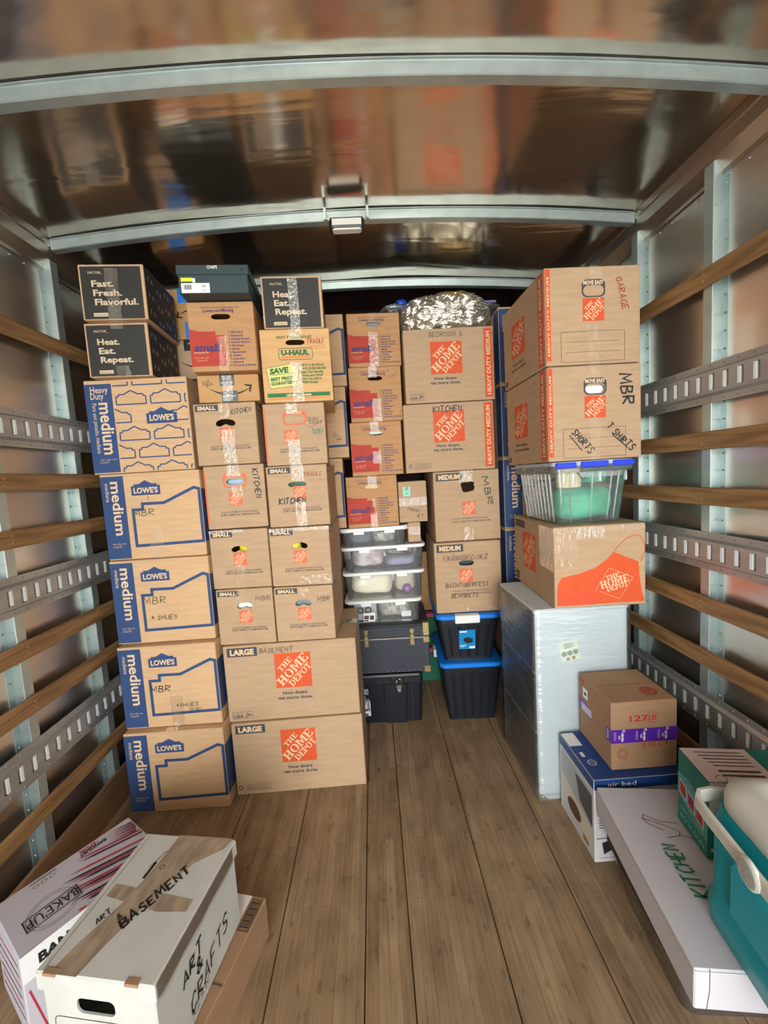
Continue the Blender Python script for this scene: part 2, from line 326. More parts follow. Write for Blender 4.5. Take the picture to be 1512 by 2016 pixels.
def carton(x, y, z, yaw, w, d, h, M, label, draw=None, hole=None, tape=(), cat='cardboard box', group=None, name='moving_box', seam=True, topseam='x'):
    """x,y = front left bottom corner; hole = (u, v, width_m, height_m, shape)"""
    yw = R(yaw); c, s = math.cos(yw), math.sin(yw)
    root = empty(name, (x+c*w/2-s*d/2, y+s*w/2+c*d/2, z), yw, label, cat, group)
    mb = MB(); F = faces_of(mb, w, d, h); h2 = h-.0015
    if hole:
        u, v, hw, hh, shp = hole; mb.cbox((-w/2, -d/2, 0), (w/2, d/2, h2), M, .003, skip=((1, 0),))
        cc = .003; outer = [(cc/w, cc/h), (1-cc/w, cc/h), (1-cc/w, 1-cc/h2), (cc/w, 1-cc/h2)]
        inn = [(u+a*hw/w, v+b*hh/h) for a, b in shp]; ff = F['F']; allp = outer+inn
        loops = [[Vector((a, b, 0)) for a, b in outer], [Vector((a, b, 0)) for a, b in inn]]
        mb.add([ff.P(a*w, (1-b)*h2, 0) for a, b in allp], [tuple(t) for t in tessellate_polygon(loops)], M)
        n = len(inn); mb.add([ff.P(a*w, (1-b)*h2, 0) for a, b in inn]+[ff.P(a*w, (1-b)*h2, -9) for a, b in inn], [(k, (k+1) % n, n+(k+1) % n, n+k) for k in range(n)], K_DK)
    else: mb.cbox((-w/2, -d/2, 0), (w/2, d/2, h2), M, .003)
    if seam:
        if topseam == 'x': F['T'].rect(.004, .496, .996, .504, INKG)
        else: F['T'].rect(.496, .004, .504, .996, INKG)
    if draw: draw(F)
    mb.build('carton', root)
    if tape:
        for k, t in enumerate(tape):
            tb = MB(); tf = faces_of(tb, w, d, h)[t[0]]; u0, v0, u1, v1 = t[1:5]; TM = t[5] if len(t) > 5 else TAPE
            n = 7; vs = []; rn = random.Random(k*7+int(x*1000))
            for i in range(n+1):
                vv = v0+(v1-v0)*i/n; j = rn.uniform(-.003, .003)
                for uu in (u0, (u0*2+u1)/3, (u0+u1*2)/3, u1): vs.append(tf.P(uu*tf.w+j, (1-vv)*tf.h, (1 if t[0] == 'T' else 3.6)+rn.uniform(0, .5 if t[0] == 'T' else 2.2)))
            tb.add(vs, [(i*4+q, i*4+q+1, (i+1)*4+q+1, (i+1)*4+q) for i in range(n) for q in range(3)], TM, True)
            tb.build('packing_tape', root, recalc=False)
    return root
def crumple(w, d, h, amp, M, seed=0, sc=12, n=20, pw=3.0, ridge=False):
    """a lumpy, cloth- or foil-like body standing on z=0"""
    mb = MB(); rings = []; m_ = n
    for i in range(1, m_):
        th = math.pi*i/m_-math.pi/2; ring = []
        for k in range(2*n):
            ph = 2*math.pi*k/(2*n)
            f = lambda t: math.copysign(abs(t)**(2/pw), t)
            p = Vector((w/2*f(math.cos(th))*f(math.cos(ph)), d/2*f(math.cos(th))*f(math.sin(ph)), h/2*f(math.sin(th))))
            nn = Vector((math.cos(th)*math.cos(ph), math.cos(th)*math.sin(ph), math.sin(th)))
            q = noise.noise(p*sc+Vector((seed, seed*2, 0)))+.5*noise.noise(p*sc*2.3+Vector((seed, 0, 5)))
            if ridge: q = 1-2.2*abs(q)
            p += nn*amp*q; p.z = max(p.z, -h/2); ring.append(p+Vector((0, 0, h/2)))
        rings.append(ring)
    mb.loft(rings, M); return mb
# ================================================================== TRUCK BODY
H = 1.19; SK = 1.225; Y0, Y1 = -2.6, 3.35
def zc(x): return 2.425+.062*(1-(x/H)**2)
WOODF = bpy.data.materials.new('laminated_floor_wood'); WOODF.use_nodes = True
def floor_nodes():
    nt = WOODF.node_tree; N = nt.nodes; L = nt.links; b = N['Principled BSDF']
    tc = N.new('ShaderNodeTexCoord'); mp = N.new('ShaderNodeMapping'); mp.inputs['Rotation'].default_value = (0, 0, R(90)); L.new(tc.outputs['Object'], mp.inputs[0])
    br = N.new('ShaderNodeTexBrick'); br.inputs['Scale'].default_value = 1; br.inputs['Brick Width'].default_value = .62; br.inputs['Row Height'].default_value = .031
    br.inputs['Mortar Size'].default_value = .0006; br.inputs['Color1'].default_value = lin((160, 134, 105))+(1,); br.inputs['Color2'].default_value = lin((140, 114, 87))+(1,); br.inputs['Mortar'].default_value = lin((120, 94, 68))+(1,)
    br.offset = .37; L.new(mp.outputs[0], br.inputs[0])
    m2 = N.new('ShaderNodeMapping'); m2.inputs['Scale'].default_value = (110, 5, 1); L.new(tc.outputs['Object'], m2.inputs[0])
    n2 = N.new('ShaderNodeTexNoise'); n2.inputs['Scale'].default_value = 1; n2.inputs['Detail'].default_value = 5; L.new(m2.outputs[0], n2.inputs[0])
    r2_ = N.new('ShaderNodeMapRange'); r2_.inputs[1].default_value = .3; r2_.inputs[2].default_value = .7; r2_.inputs[3].default_value = .78; r2_.inputs[4].default_value = 1.12; L.new(n2.outputs[0], r2_.inputs[0])
    m3 = N.new('ShaderNodeMapping'); m3.inputs['Scale'].default_value = (13, 7, 1); L.new(tc.outputs['Object'], m3.inputs[0])
    n3 = N.new('ShaderNodeTexNoise'); n3.inputs['Scale'].default_value = 1; n3.inputs['Detail'].default_value = 6; L.new(m3.outputs[0], n3.inputs[0])
    r3 = N.new('ShaderNodeMapRange'); r3.inputs[1].default_value = .3; r3.inputs[2].default_value = .7; r3.inputs[3].default_value = .72; r3.inputs[4].default_value = 1.12; L.new(n3.outputs[0], r3.inputs[0])
    m4 = N.new('ShaderNodeMapping'); m4.inputs['Scale'].default_value = (34, 17, 1); L.new(tc.outputs['Object'], m4.inputs[0])
    n4 = N.new('ShaderNodeTexNoise'); n4.inputs['Scale'].default_value = 1; n4.inputs['Detail'].default_value = 2; L.new(m4.outputs[0], n4.inputs[0])
    r4 = N.new('ShaderNodeMapRange'); r4.inputs[1].default_value = .62; r4.inputs[2].default_value = .74; r4.inputs[3].default_value = 1; r4.inputs[4].default_value = .62; L.new(n4.outputs[0], r4.inputs[0])
    a = N.new('ShaderNodeMath'); a.operation = 'MULTIPLY'; L.new(r2_.outputs[0], a.inputs[0]); L.new(r3.outputs[0], a.inputs[1])
    a2 = N.new('ShaderNodeMath'); a2.operation = 'MULTIPLY'; L.new(a.outputs[0], a2.inputs[0]); L.new(r4.outputs[0], a2.inputs[1])
    mx = N.new('ShaderNodeVectorMath'); mx.operation = 'SCALE'; L.new(br.outputs[0], mx.inputs[0]); L.new(a2.outputs[0], mx.inputs['Scale'])
    L.new(mx.outputs[0], b.inputs['Base Color']); b.inputs['Roughness'].default_value = .62; b.inputs['Specular IOR Level'].default_value = .3
    bp = N.new('ShaderNodeBump'); bp.inputs['Strength'].default_value = .25; bp.inputs['Distance'].default_value = .002; L.new(n2.outputs[0], bp.inputs['Height']); L.new(bp.outputs[0], b.inputs['Normal'])
floor_nodes()
SEAMD = mat('seam_underlay', (40, 28, 20), .9)  # dark underlay showing through the plank gaps
mb = MB(); seams = [-SK, -.885, -.612, -.338, -.0706, .0654, .3326, .6079, .885, SK]
for a, b in zip(seams[:-1], seams[1:]): mb.cbox((a+.0016, Y0, -.03), (b-.0016, Y1, 0), WOODF, .0012)
mb.box((-SK, Y0, -.06), (SK, Y1, -.006), SEAMD)
struct(mb.build('floor'))

def metal_sheet(name, rgb, rough, wav, dist, sc, rgb2):
    M = mat(name, rgb, rough, metal=.95, noise_amt=.2, nscale=(2.2, 1.2, 2.2), rgb2=rgb2)
    nt = M.node_tree; N = nt.nodes; L = nt.links; b = N['Principled BSDF']
    tc = N.new('ShaderNodeTexCoord'); mp = N.new('ShaderNodeMapping'); mp.inputs['Scale'].default_value = sc; L.new(tc.outputs['Object'], mp.inputs[0])
    nz = N.new('ShaderNodeTexNoise'); nz.inputs['Scale'].default_value = 1; nz.inputs['Detail'].default_value = 2.5; nz.inputs['Distortion'].default_value = 1.5; L.new(mp.outputs[0], nz.inputs[0])
    bp = N.new('ShaderNodeBump'); bp.inputs['Strength'].default_value = wav; bp.inputs['Distance'].default_value = dist
    L.new(nz.outputs[0], bp.inputs['Height']); L.new(bp.outputs[0], b.inputs['Normal']); return M
CEILM = metal_sheet('ceiling_aluminium', (200, 187, 172), .15, .6, .008, (1.0, 4.2, 2), (176, 162, 146))
WALLM = metal_sheet('wall_aluminium', (206, 198, 188), .3, .35, .003, (2, 2, 16), (184, 176, 166))
# ceiling: thin arched sheet with real dents
mb = MB(); nx, ny = 40, 150; vs = []
for j in range(ny+1):
    y = Y0+(Y1-Y0)*j/ny
    for i in range(nx+1):
        x = -H+2*H*i/nx; dz = .005*noise.noise(Vector((x*1.6, y*3.4, 3)))
        vs.append((x, y, zc(x)+dz*(1-(x/H)**4)))
t = len(vs); vs2 = [(a, b, c+.02) for a, b, c in vs]
fs = [(j*(nx+1)+i, j*(nx+1)+i+1, (j+1)*(nx+1)+i+1, (j+1)*(nx+1)+i) for j in range(ny) for i in range(nx)]
mb.add(vs, fs, CEILM, True); mb.add(vs2, fs, CEILM, True)
struct(mb.build('ceiling', recalc=False))
for nm, s in (('wall_left', -1), ('wall_right', 1)):
    mb = MB(); mb.box((min(s*SK, s*(SK+.02)), Y0, -.06), (max(s*SK, s*(SK+.02)), Y1, 2.45), WALLM); struct(mb.build(nm))
mb = MB(); mb.box((-SK-.02, Y1, -.06), (SK+.02, Y1+.03, 2.52), mat('bulkhead_dark_red', (74, 20, 18), .5)); struct(mb.build('wall_front'))
CANT = mat('cant_rail_aluminium', (180, 170, 156), .3, metal=.9, noise_amt=.2, nscale=(3, 1, 3))
for k, s in enumerate((-1, 1)):
    mb = MB(); prof = [(SK-.001, 2.298), (SK-.006, 2.298), (SK-.006, 2.312), (H+.004, 2.344), (H, 2.349), (H, 2.392), (H-.004, 2.397), (H-.004, 2.424), (H+.006, 2.43), (SK+.0, 2.455)]
    r0 = [Vector((s*a, Y0, b)) for a, b in prof]; r1 = [Vector((s*a, Y1-.001, b)) for a, b in prof]; mb.loft([r0, r1], CANT, smooth=False)
    y = -2.4
    while y < 3.2:
        mb.disc((s*(SK-.001), y, 2.285), (-s, 0, 0), .0042, .003, SCREW, 8); y += .0635
    for j in range(6): mb.disc((s*(H-.004), .55+.6*j-.02, 2.405), (-s, 0, 0), .004, .003, SCREW, 8)
    struct(mb.build('trim_%d' % (k+1)))
for nm, s in (('baseboard_left', -1), ('baseboard_right', 1)):
    mb = MB(); mb.cbox((min(s*(H-.0135), s*(H+.001)), Y0, 0), (max(s*(H-.0135), s*(H+.001)), 3.2, .158), PLY, .002)
    for j in range(9): 
        for dz in (.05, .11): mb.disc((s*(H-.0135), .26+.38*j, dz), (-s, 0, 0), .004, .0012, SCREW, 8)
    struct(mb.build(nm))
# roof bows
names = ['first roof bow counted from the open door', 'roof bow nearest the camera, spanning the top of the photo', 'roof bow carrying the dome light', 'far roof bow above the crumpled silver bag']
for k, yb in enumerate((.56, 1.16, 1.76, 2.36)):
    if k == 0: continue
    root = empty('roof_bow', (0, yb, zc(0)-.042), 0, 'pale galvanised '+names[k], 'roof bow', 'roof bows under the ceiling')
    mb = MB(); rings = []; n = 32
    for i in range(n+1):
        x = -H+.004+(2*H-.008)*i/n; z = zc(x)-zc(0)+.042
        rings.append([Vector((x, 0, z-.043)), Vector((x, .003, z-.0455)), Vector((x, .031, z-.0455)), Vector((x, .033, z-.043)), Vector((x, .033, z-.003)), Vector((x, 0, z-.003))])
    mb.loft(rings, GALV, smooth=False)
    mb.build('bow_channel', root)
    mb = MB(); rings = []
    for i in range(n+1):
        x = -H+.01+(2*H-.02)*i/n; z = zc(x)-zc(0)+.042
        rings.append([Vector((x, -.004, z-.007)), Vector((x, -.0005, z-.009)), Vector((x, -.0005, z-.004)), Vector((x, -.004, z-.004))])
    mb.loft(rings, GALV, smooth=False); mb.build('bow_flange', root)
# dome light
root = empty('dome_light', (0, 1.738, 2.392), 0, 'small rectangular dome light hanging under the front of the middle roof bow', 'ceiling light')
mb = MB(); mb.loft([rrect(.132, .04, .012, 0), rrect(.14, .046, .014, .01), rrect(.14, .046, .014, .036)], mat('lamp_housing', (34, 34, 30), .4), smooth=False); mb.build('housing', root)
mb = MB(); mb.loft([rrect(.112, .03, .01, -.006), rrect(.118, .034, .01, .004)], mat('lamp_lens', (214, 208, 196), .3), smooth=False)
mb.box((-.058, -.0265, .006), (.058, -.0235, .03), MATS['lamp_lens']); mb.build('lens', root)
for s in (-1, 1): mb = MB(); mb.box((s*.084-.005, -.0236, .03), (s*.084+.005, .012, .075), GALV); mb.tube([(s*.066, -.02, .03), (s*.082, -.022, .034), (s*.084, -.02, .044)], .003, GALV); mb.build('bracket', root)
mb = MB(); mb.loft([rrect(.14, .05, .006, .09), rrect(.14, .05, .006, .1)], mat('lamp_housing', (34, 34, 30)), smooth=False)
# wall posts
ys = [.23, .61, .99, 1.37, 1.75, 2.13, 2.51, 2.89]
for s, sd in ((-1, 'left'), (1, 'right')):
    for j, y in enumerate(ys):
        if j < 2: continue
        lab = {2: 'nearest the camera', 3: 'second nearest the camera in view', 4: 'standing right beside the box stacks', 5: 'mostly hidden behind the box stacks', 6: 'deep behind the box stacks', 7: 'deepest behind the box stacks'}[j]
        if j == 7 or j == 6: continue
        root = empty('wall_post', (s*SK, y, 0), 0, f'galvanised {sd} wall post, {lab}', 'wall post', f'posts of the {sd} wall')
        mb = MB(); d = SK-H
        a, b = sorted((-s*.001, -s*(d-.0005))); mb.cbox((a, 0, .001), (b, .04, 2.343), GALV, .002); mb.build('post_channel', root)
        mb = MB(); a, b = sorted((0, -s*.003)); mb.box((a, -.024, .001), (b, 0, 2.343), GALV); mb.box((a, .04, .001), (b, .062, 2.343), GALV); z = .1; q = 0
        while z < 2.3:
            mb.disc((-s*.003, -.013, z), (-s, 0, 0), .0036, .003, SCREW, 6)
            if q % 2: mb.box((min(-s*(d-.006), -s*(d-.013)), -.0012, z-.001), (max(-s*(d-.006), -s*(d-.013)), 0, z+.001), SCREW)
            z += .057; q += 1
        mb.build('post_flange', root)
# slats and tracks
slz = [(1.9918, 'topmost wooden slat on the {} wall, above the upper metal track'), (1.4567, 'wooden slat on the {} wall just below the upper metal track'), (1.2664, 'wooden slat on the {} wall just above the middle metal track'),
       (.8836, 'wooden slat on the {} wall just below the middle metal track'), (.6887, 'wooden slat on the {} wall just above the lowest metal track'), (.31, 'lowest wooden slat on the {} wall, between the bottom track and the kick board')]
for s, sd in ((-1, 'left'), (1, 'right')):
    for z, lb in slz:
        root = empty('wooden_slat', (s*H, (Y0+3.0)/2, z-.03), 0, lb.format(sd), 'wooden slat', f'slats along the {sd} wall'); yc = (Y0+3.0)/2
        mb = MB(); a, b = sorted((s*.0, -s*.014)); mb.cbox((a, Y0+.02-yc, 0), (b, 3.0-yc, .061), SLAT, .003); mb.build('board', root)
        for y in ys[2:5]:
            for dz in (.02, .042): mb = MB(); mb.disc((-s*.0136, y+.02-yc, dz), (-s, 0, 0), .0042, .0016, BRASS, 8); mb.build('screw', root)
    for z, lb in ((1.6469, 'upper'), (1.0757, 'middle'), (.4984, 'lowest')):
        yc = (Y0+3.0)/2
        root = empty('cargo_track', (s*H, yc, z-.066), 0, f'{lb} slotted metal cargo track on the {sd} wall', 'cargo track', f'slotted tracks along the {sd} wall')
        mb = MB(); X = lambda v: -s*v
        def bx(x0, x1, y0, y1, z0, z1, M=STEELD):
            a, b = sorted((X(x0), X(x1))); mb.box((a, y0-yc, z0), (b, y1-yc, z1), M)
        bx(0, .003, Y0+.02, 3.0, 0, .022); bx(0, .003, Y0+.02, 3.0, .110, .132)
        for (z0, z1) in ((.022, .034), (.098, .110)):   # sloped shoulders
            top = z0 > .05
            pr = [(.003, z1 if top else z0), (.003, z0 if top else z1), (.016, z0 if top else z1), (.014, z0+.004 if top else z1-.004)]
            mb.loft([[Vector((X(a), Y0+.02-yc, b)) for a, b in pr], [Vector((X(a), 3.0-yc, b)) for a, b in pr]], STEELD, smooth=False)
        bx(.008, .016, Y0+.02, 3.0, .030, .040); bx(.008, .016, Y0+.02, 3.0, .092, .102)
        y = 1.775-.053*82; prev = Y0+.02
        while y < 2.98:
            bx(.008, .016, prev, y-.011, .040, .092); prev = y+.0105
            bx(.0035, .0150, y+.0015, y+.0104, .041, .091, LIPM)
            y += .053
        bx(.008, .016, prev, 3.0, .040, .092); bx(.0005, .0025, Y0+.03, 2.99, .03, .10, TRKD)  # flat dark plate added behind the slots as painted shade
        y = Y0+.05
        while y < 2.9:
            for dz in (.011, .121): mb.disc((X(.003), y-yc, dz), (-s, 0, 0), .0034, .002, SCREW, 6)
            y += .053
        mb.build('track_rail', root)
# ================================================================== CARTON PRINTS
def gable(f, u0, v0, u1, v1, M, lay=1, outline=None):
    """house-gable sign shape; v0 is the ridge, v1 the base"""
    n = [(0, 1), (0, .36), (.1, .36), (.1, .24), (.27, .24), (.5, 0), (.73, .24), (.9, .24), (.9, .36), (1, .36), (1, 1)]
    p = [(u0+(u1-u0)*a, v0+(v1-v0)*b) for a, b in n]
    if outline: f.line(p, outline, M, lay, close=True)
    else: f.poly(p, M, lay)
def lowes_logo(f, u, v, w, h):
    gable(f, u-w/2, v-h*.55, u+w/2, v+h*.45, NAVY, 1)
    f.text("LOWE'S", u, v+h*.12, h*.36*f.h, KLT, width=w*.84*f.w, bold=.035, lay=2)
def lowes_medium(hands=(), side=True):
    def draw(F):
        f = F['F']; W_ = f.w
        f.rect(.004, .03, .235, .985, NAVY)
        f.text('medium', .155, .40, .044, KLT, rot=-90, width=.62*f.h, bold=.02)
        f.text('mediana', .065, .215, .017, KLT, rot=-90, width=.21*f.h)
        f.text('18in x 18in x 16in', .125, .81, .006, KLT, width=.13*f.w); f.text('3 CU FT', .105, .845, .009, KLT, width=.09*f.w)
        lowes_logo(f, .45, .185, .29, .17)
        out = [(.995, .83), (.30, .845), (.30, .425), (.40, .425), (.40, .36), (.617, .362), (.935, .205), (.995, .228)]
        f.line(out, .0125, NAVY, 1)
        f.rect(.968, .225, .996, .84, NAVY, 2)
        if side:
            g = F['R']; g.rect(.004, .225, .62, .84, NAVY); g.text('MEDIUM', .3, .53, .06, KLT, rot=-90, width=.5*g.h, bold=.02)
            g = F['L']; g.rect(.8, .03, .996, .985, NAVY)
        for hd in hands: f.hand(*hd[:4], hd[4], **hd[5])
    return draw
def lowes_heavy(F):
    f = F['F']; f.rect(.004, .045, .265, .985, NAVY)
    f.text('Heavy', .145, .105, .026, KLT, width=.17*f.w, bold=.01); f.text('Duty', .12, .17, .026, KLT, width=.125*f.w, bold=.01)
    f.text('medium', .19, .515, .052, KLT, rot=-90, width=.55*f.h, bold=.02); f.text('Para uso pesado, mediana', .085, .51, .018, KLT, rot=-90, width=.53*f.h)
    f.text('18in x 18in x 16in', .165, .845, .006, KLT, width=.16*f.w); f.text('3 CU FT', .12, .875, .009, KLT, width=.09*f.w)
    rows = [(-.075, .14), (.125, -.03), (.315, .14), (.505, -.03), (.695, .14), (.885, -.03)]
    for r, (v, off) in enumerate(rows):
        for k in range(4):
            u0 = .33+off+(k-1)*.335+(.0); u1 = u0+.29; v1 = v+.145
            if r == 2 and k == 1: 
                gable(f, .575, .315, .875, .485, NAVY); f.text("LOWE'S", .725, .425, .024, KLT, width=.24*f.w, bold=.035, lay=2); continue
            n = [(0, 1), (0, .42), (.09, .42), (.09, .28), (.27, .28), (.5, 0), (.73, .28), (.91, .28), (.91, .42), (1, .42), (1, 1)]
            p = [(u0+(u1-u0)*a, v+(v1-v)*b) for a, b in n]+[(u0, v1)]
            # clip to the panel
            seg = []
            for a, b in zip(p[:-1], p[1:]):
                (ua, va), (ub, vb) = a, b
                if ua > ub: (ua, va), (ub, vb) = (ub, vb), (ua, va)
                lo, hi = .275, .985
                if ub <= lo or ua >= hi: continue
                if ua < lo: va += (vb-va)*(lo-ua)/(ub-ua); ua = lo
                if ub > hi: vb = va+(vb-va)*(hi-ua)/(ub-ua); ub = hi
                if va > vb: (ua, va), (ub, vb) = (ub, vb), (ua, va)
                if vb <= .03 or va >= .985: continue
                if va < .03: ua += (ub-ua)*(.03-va)/(vb-va); va = .03
                if vb > .985: ub = ua+(ub-ua)*(.985-va)/(vb-va); vb = .985
                if abs(ua-ub)+abs(va-vb) > 1e-4: f.line([(ua, va), (ub, vb)], .0052, NAVY)
def quick(f, v, u=.5, wd=.62):
    f.text('QUICKLY ESTIMATE YOUR PACKING', u+.04, v, .0075, INKG, width=wd*f.w, bold=.01); f.text('SUPPLY NEEDS AT HDMOVING.COM', u+.05, v+.042, .0075, SLATE, width=(wd+.02)*f.w, bold=.02)
def sizelabel(f, t, u0, v0, u1, v1):
    f.rect(u0, v0, u1, v1, SLATE); f.text(t, (u0+u1)/2, (v0+v1)/2, (v1-v0)*f.h*.6, KLT, width=(u1-u0)*f.w*.8, bold=.05)
def hands_on(f, hands):
    for hd in hands: f.hand(*hd[:4], hd[4], **hd[5])
def hd_side(F, key='R'):
    g = F[key]; g.rect(.02, .06, .05, .3, INKG); g.rrect(.1, .2, .2, .8, .01, ORANGE2); g.text('HEAVY DUTY', .3, .5, .02, INKG, rot=90, width=.5*g.h)
def hd_small(hands=(), label=True, logo=(.5, .5)):
    def draw(F):
        f = F['F']
        if label: sizelabel(f, 'SMALL', .03, .03, .40, .125)
        f.hdlogo(logo[0], logo[1], .056, ORANGE2); quick(f, .70); hands_on(f, hands)
        g = F['R']; sizelabel(g, 'SMALL', .03, .03, .34, .125); g.rect(.3, .3, .42, .75, ORANGE2); g.text('How doers', .62, .5, .016, INKG, rot=90, width=.4*g.h)
    return draw
def hd_move(hands=(), logo=(.5, .53)):
    def draw(F):
        f = F['F']; f.rect(.004, .07, .03, .94, ORANGE2)
        u0, v0, u1, v1 = .31, .13, .70, .355; a = rr_uv(u0, v0, u1, v1, .022, f.w, f.h)
        hl = rr_uv(.34, .185, .67, .335, .018, f.w, f.h); fs = tessp(a, hl)
        f.mb.add([f.P(u*f.w, (1-v)*f.h, 1) for u, v in a+hl], fs, ORANGE2)
        f.text('MOVE EASY', .505, .157, .011, KLT, width=.26*f.w, bold=.04); f.hdlogo(logo[0], logo[1], .056, ORANGE2); quick(f, .74); hands_on(f, hands)
        g = F['R']; g.rect(.004, .07, .03, .94, ORANGE2); g.rrect(.35, .15, .55, .8, .01, ORANGE2)
    return draw
def recycle_mark(f, u, v, kind):
    if kind == 'usa':
        f.line([(u, v), (u+.15, v), (u+.15, v+.09), (u, v+.09)], .0016, SLATE, 1, close=True); f.text('MADE IN', u+.045, v+.02, .005, SLATE, width=.07*f.w); f.text('USA', u+.045, v+.058, .013, SLATE, width=.075*f.w, bold=.03)
        for k in range(4): f.line([(u+.095+k*.012, v+.082-.01*k), (u+.115+k*.01, v+.012+.01*k)], .003, SLATE)
    else:
        for k in range(3):
            a = R(90+120*k); b = R(90+120*k+85); r = .0105; f.line([(u+(r*math.cos(a))/f.w, v+.03-(r*math.sin(a))/f.h), (u+(r*math.cos(b))/f.w, v+.03-(r*math.sin(b))/f.h)], .0045, SLATE)
        f.line([(u+.045, v-.005), (u+.23, v-.005), (u+.23, v+.07), (u+.045, v+.07)], .0013, SLATE, 1, close=True)
        f.text('MADE FROM 75%', u+.137, v+.017, .006, SLATE, width=.16*f.w); f.text('RECYCLED FIBER', u+.137, v+.046, .006, SLATE, width=.165*f.w)
def hd_large(hands, kind, u=.515, v=.365, sz=.16):
    def draw(F):
        f = F['F']; sizelabel(f, 'LARGE', .03, .03, .255, .145); f.hdlogo(u, v, sz, ORANGE)
        f.text('How doers', u, v+.295, .0145, SLATE, width=.185*f.w, bold=.03); f.text('get more done.', u, v+.36, .0145, SLATE, width=.265*f.w, bold=.03)
        recycle_mark(f, .03, .87 if kind == 'usa' else .865, kind); hands_on(f, hands)
    return draw
def hd_med_wide(hands, kind, u, v):
    def draw(F):
        f = F['F']; f.hdlogo(u, v, .165, ORANGE); f.text('How doers', u-.02, v+.275, .0145, SLATE, width=.25*f.w, bold=.03); f.text('get more done.', u-.02, v+.335, .0145, SLATE, width=.34*f.w, bold=.03)
        f.rect(.893, .03, .985, .965, ORANGE); f.text('HEAVY DUTY MEDIUM', .939, .5, .021, KLT, rot=90, width=.86*f.h, bold=.03); recycle_mark(f, .05, .87, kind); hands_on(f, hands)
    return draw
def hd_med(hands, lbl=(.04, .03, .44, .135), logo=(.53, .50), q=.665):
    def draw(F):
        f = F['F']; sizelabel(f, 'MEDIUM', *lbl); f.hdlogo(*logo, .072, ORANGE2); quick(f, q, .5, .56); hands_on(f, hands)
    return draw
def hd_front_H(hands):
    def draw(F):
        f = F['F']; f.rect(.004, .02, .055, .95, ORANGE); f.text('HEAVY DUTY MEDIUM', .03, .5, .009, KLT, rot=90, width=.8*f.h, bold=.02)
        a = rr_uv(.385, .135, .63, .315, .02, f.w, f.h); hl = rr_uv(.40, .195, .615, .303, .019, f.w, f.h)
        f.mb.add([f.P(u*f.w, (1-v)*f.h, 1) for u, v in a+hl], tessp(a, hl), SLATE)
        f.text('MOVE EASY', .508, .168, .014, KLT, width=.215*f.w, bold=.05); f.hdlogo(.505, .44, .084, ORANGE)
        f.line([(.16, .66), (.83, .66), (.83, .97), (.16, .97)], .0016, INKG, 1, close=True)
        for v in (.765, .87): f.line([(.21, v), (.775, v)], .0014, INKG)
        g = F['L']; g.hdlogo(.40, .47, .15, ORANGE); g.text('How doers', .40, .755, .0145, INKG, width=.28*g.w, bold=.03); g.text('get more done.', .40, .815, .0145, INKG, width=.38*g.w, bold=.03)
        g.rect(.86, .02, .96, .98, ORANGE); g.text('HEAVY DUTY MEDIUM', .91, .5, .022, KLT, rot=90, width=.88*g.h, bold=.03); g.rect(.03, .9, .1, .97, INKG)
        hands_on(f, hands)
    return draw
def lowes_small(hands=()):
    LST = ['FRAGILE', 'Bedroom', 'Family Room', 'Dining Room', 'Kitchen', 'Bath', 'Basement', 'Attic', 'Laundry', 'Garage', 'A Load of Bricks']
    def draw(F):
        f = F['F']; f.text('For boxes, moving and packing supplies, visit', .50, .085, .0065, PURPLE, width=.57*f.w, bold=.01); f.text('Lowes.com/Moving', .47, .128, .0135, PURPLE, width=.46*f.w, bold=.02)
        f.poly([(.004, .385), (.16, .425), (.40, .425), (.40, .48), (.53, .48), (.53, .925), (.004, .925)], RED)
        f.text('small', .255, .655, .030, PURPLE, width=.38*f.w, bold=.04); f.text('pequeña', .165, .72, .009, KLT, width=.21*f.w)
        f.text('16in x 12in x 12in', .165, .80, .006, KLT, width=.2*f.w); f.text('1.5 CU FT', .165, .84, .006, KLT, width=.16*f.w)
        for k, t in enumerate(LST):
            v = .445+.0475*k; f.ring(.605, v, .003, .0014, PURPLE, 1, 8); f.text(t, .635, v, .0075, PURPLE, width=min(.34, .023*len(t)+.02)*f.w, bold=.03, al='L')
        g = F['R']; g.poly([(.3, .925), (.3, .48), (.42, .44), (.996, .385), (.996, .925)], RED); hands_on(f, hands)
    return draw
def factor(lines, side='F'):
    def draw(F):
        f = F['F']; f.rect(.03, .045, .955, .985, CHAR); f.text('FACTOR_', .26, .155, .009, CREAM, width=.22*f.w, bold=.01)
        for k, t in enumerate(lines): f.text(t, .185+.012*k, .35+.165*k, .0235, CREAM, width={'Fast.': .34, 'Fresh.': .44, 'Flavorful.': .67, 'Heat.': .35, 'Eat.': .26, 'Repeat.': .52}[t]*f.w, bold=.03, al='L')
        f.rect(.17, .875, .39, .94, CREAM, 2); f.text('factormeals.com', .28, .908, .006, CHAR, width=.18*f.w, lay=3)
        g = F['R']; g.rect(.02, .03, .985, .985, CHAR)
        for i in range(4):
            for j in range(3): g.text('F A', .18+.26*i, .2+.3*j+(.1 if i % 2 else 0), .022, CREAM, rot=0, width=.05)
    return draw
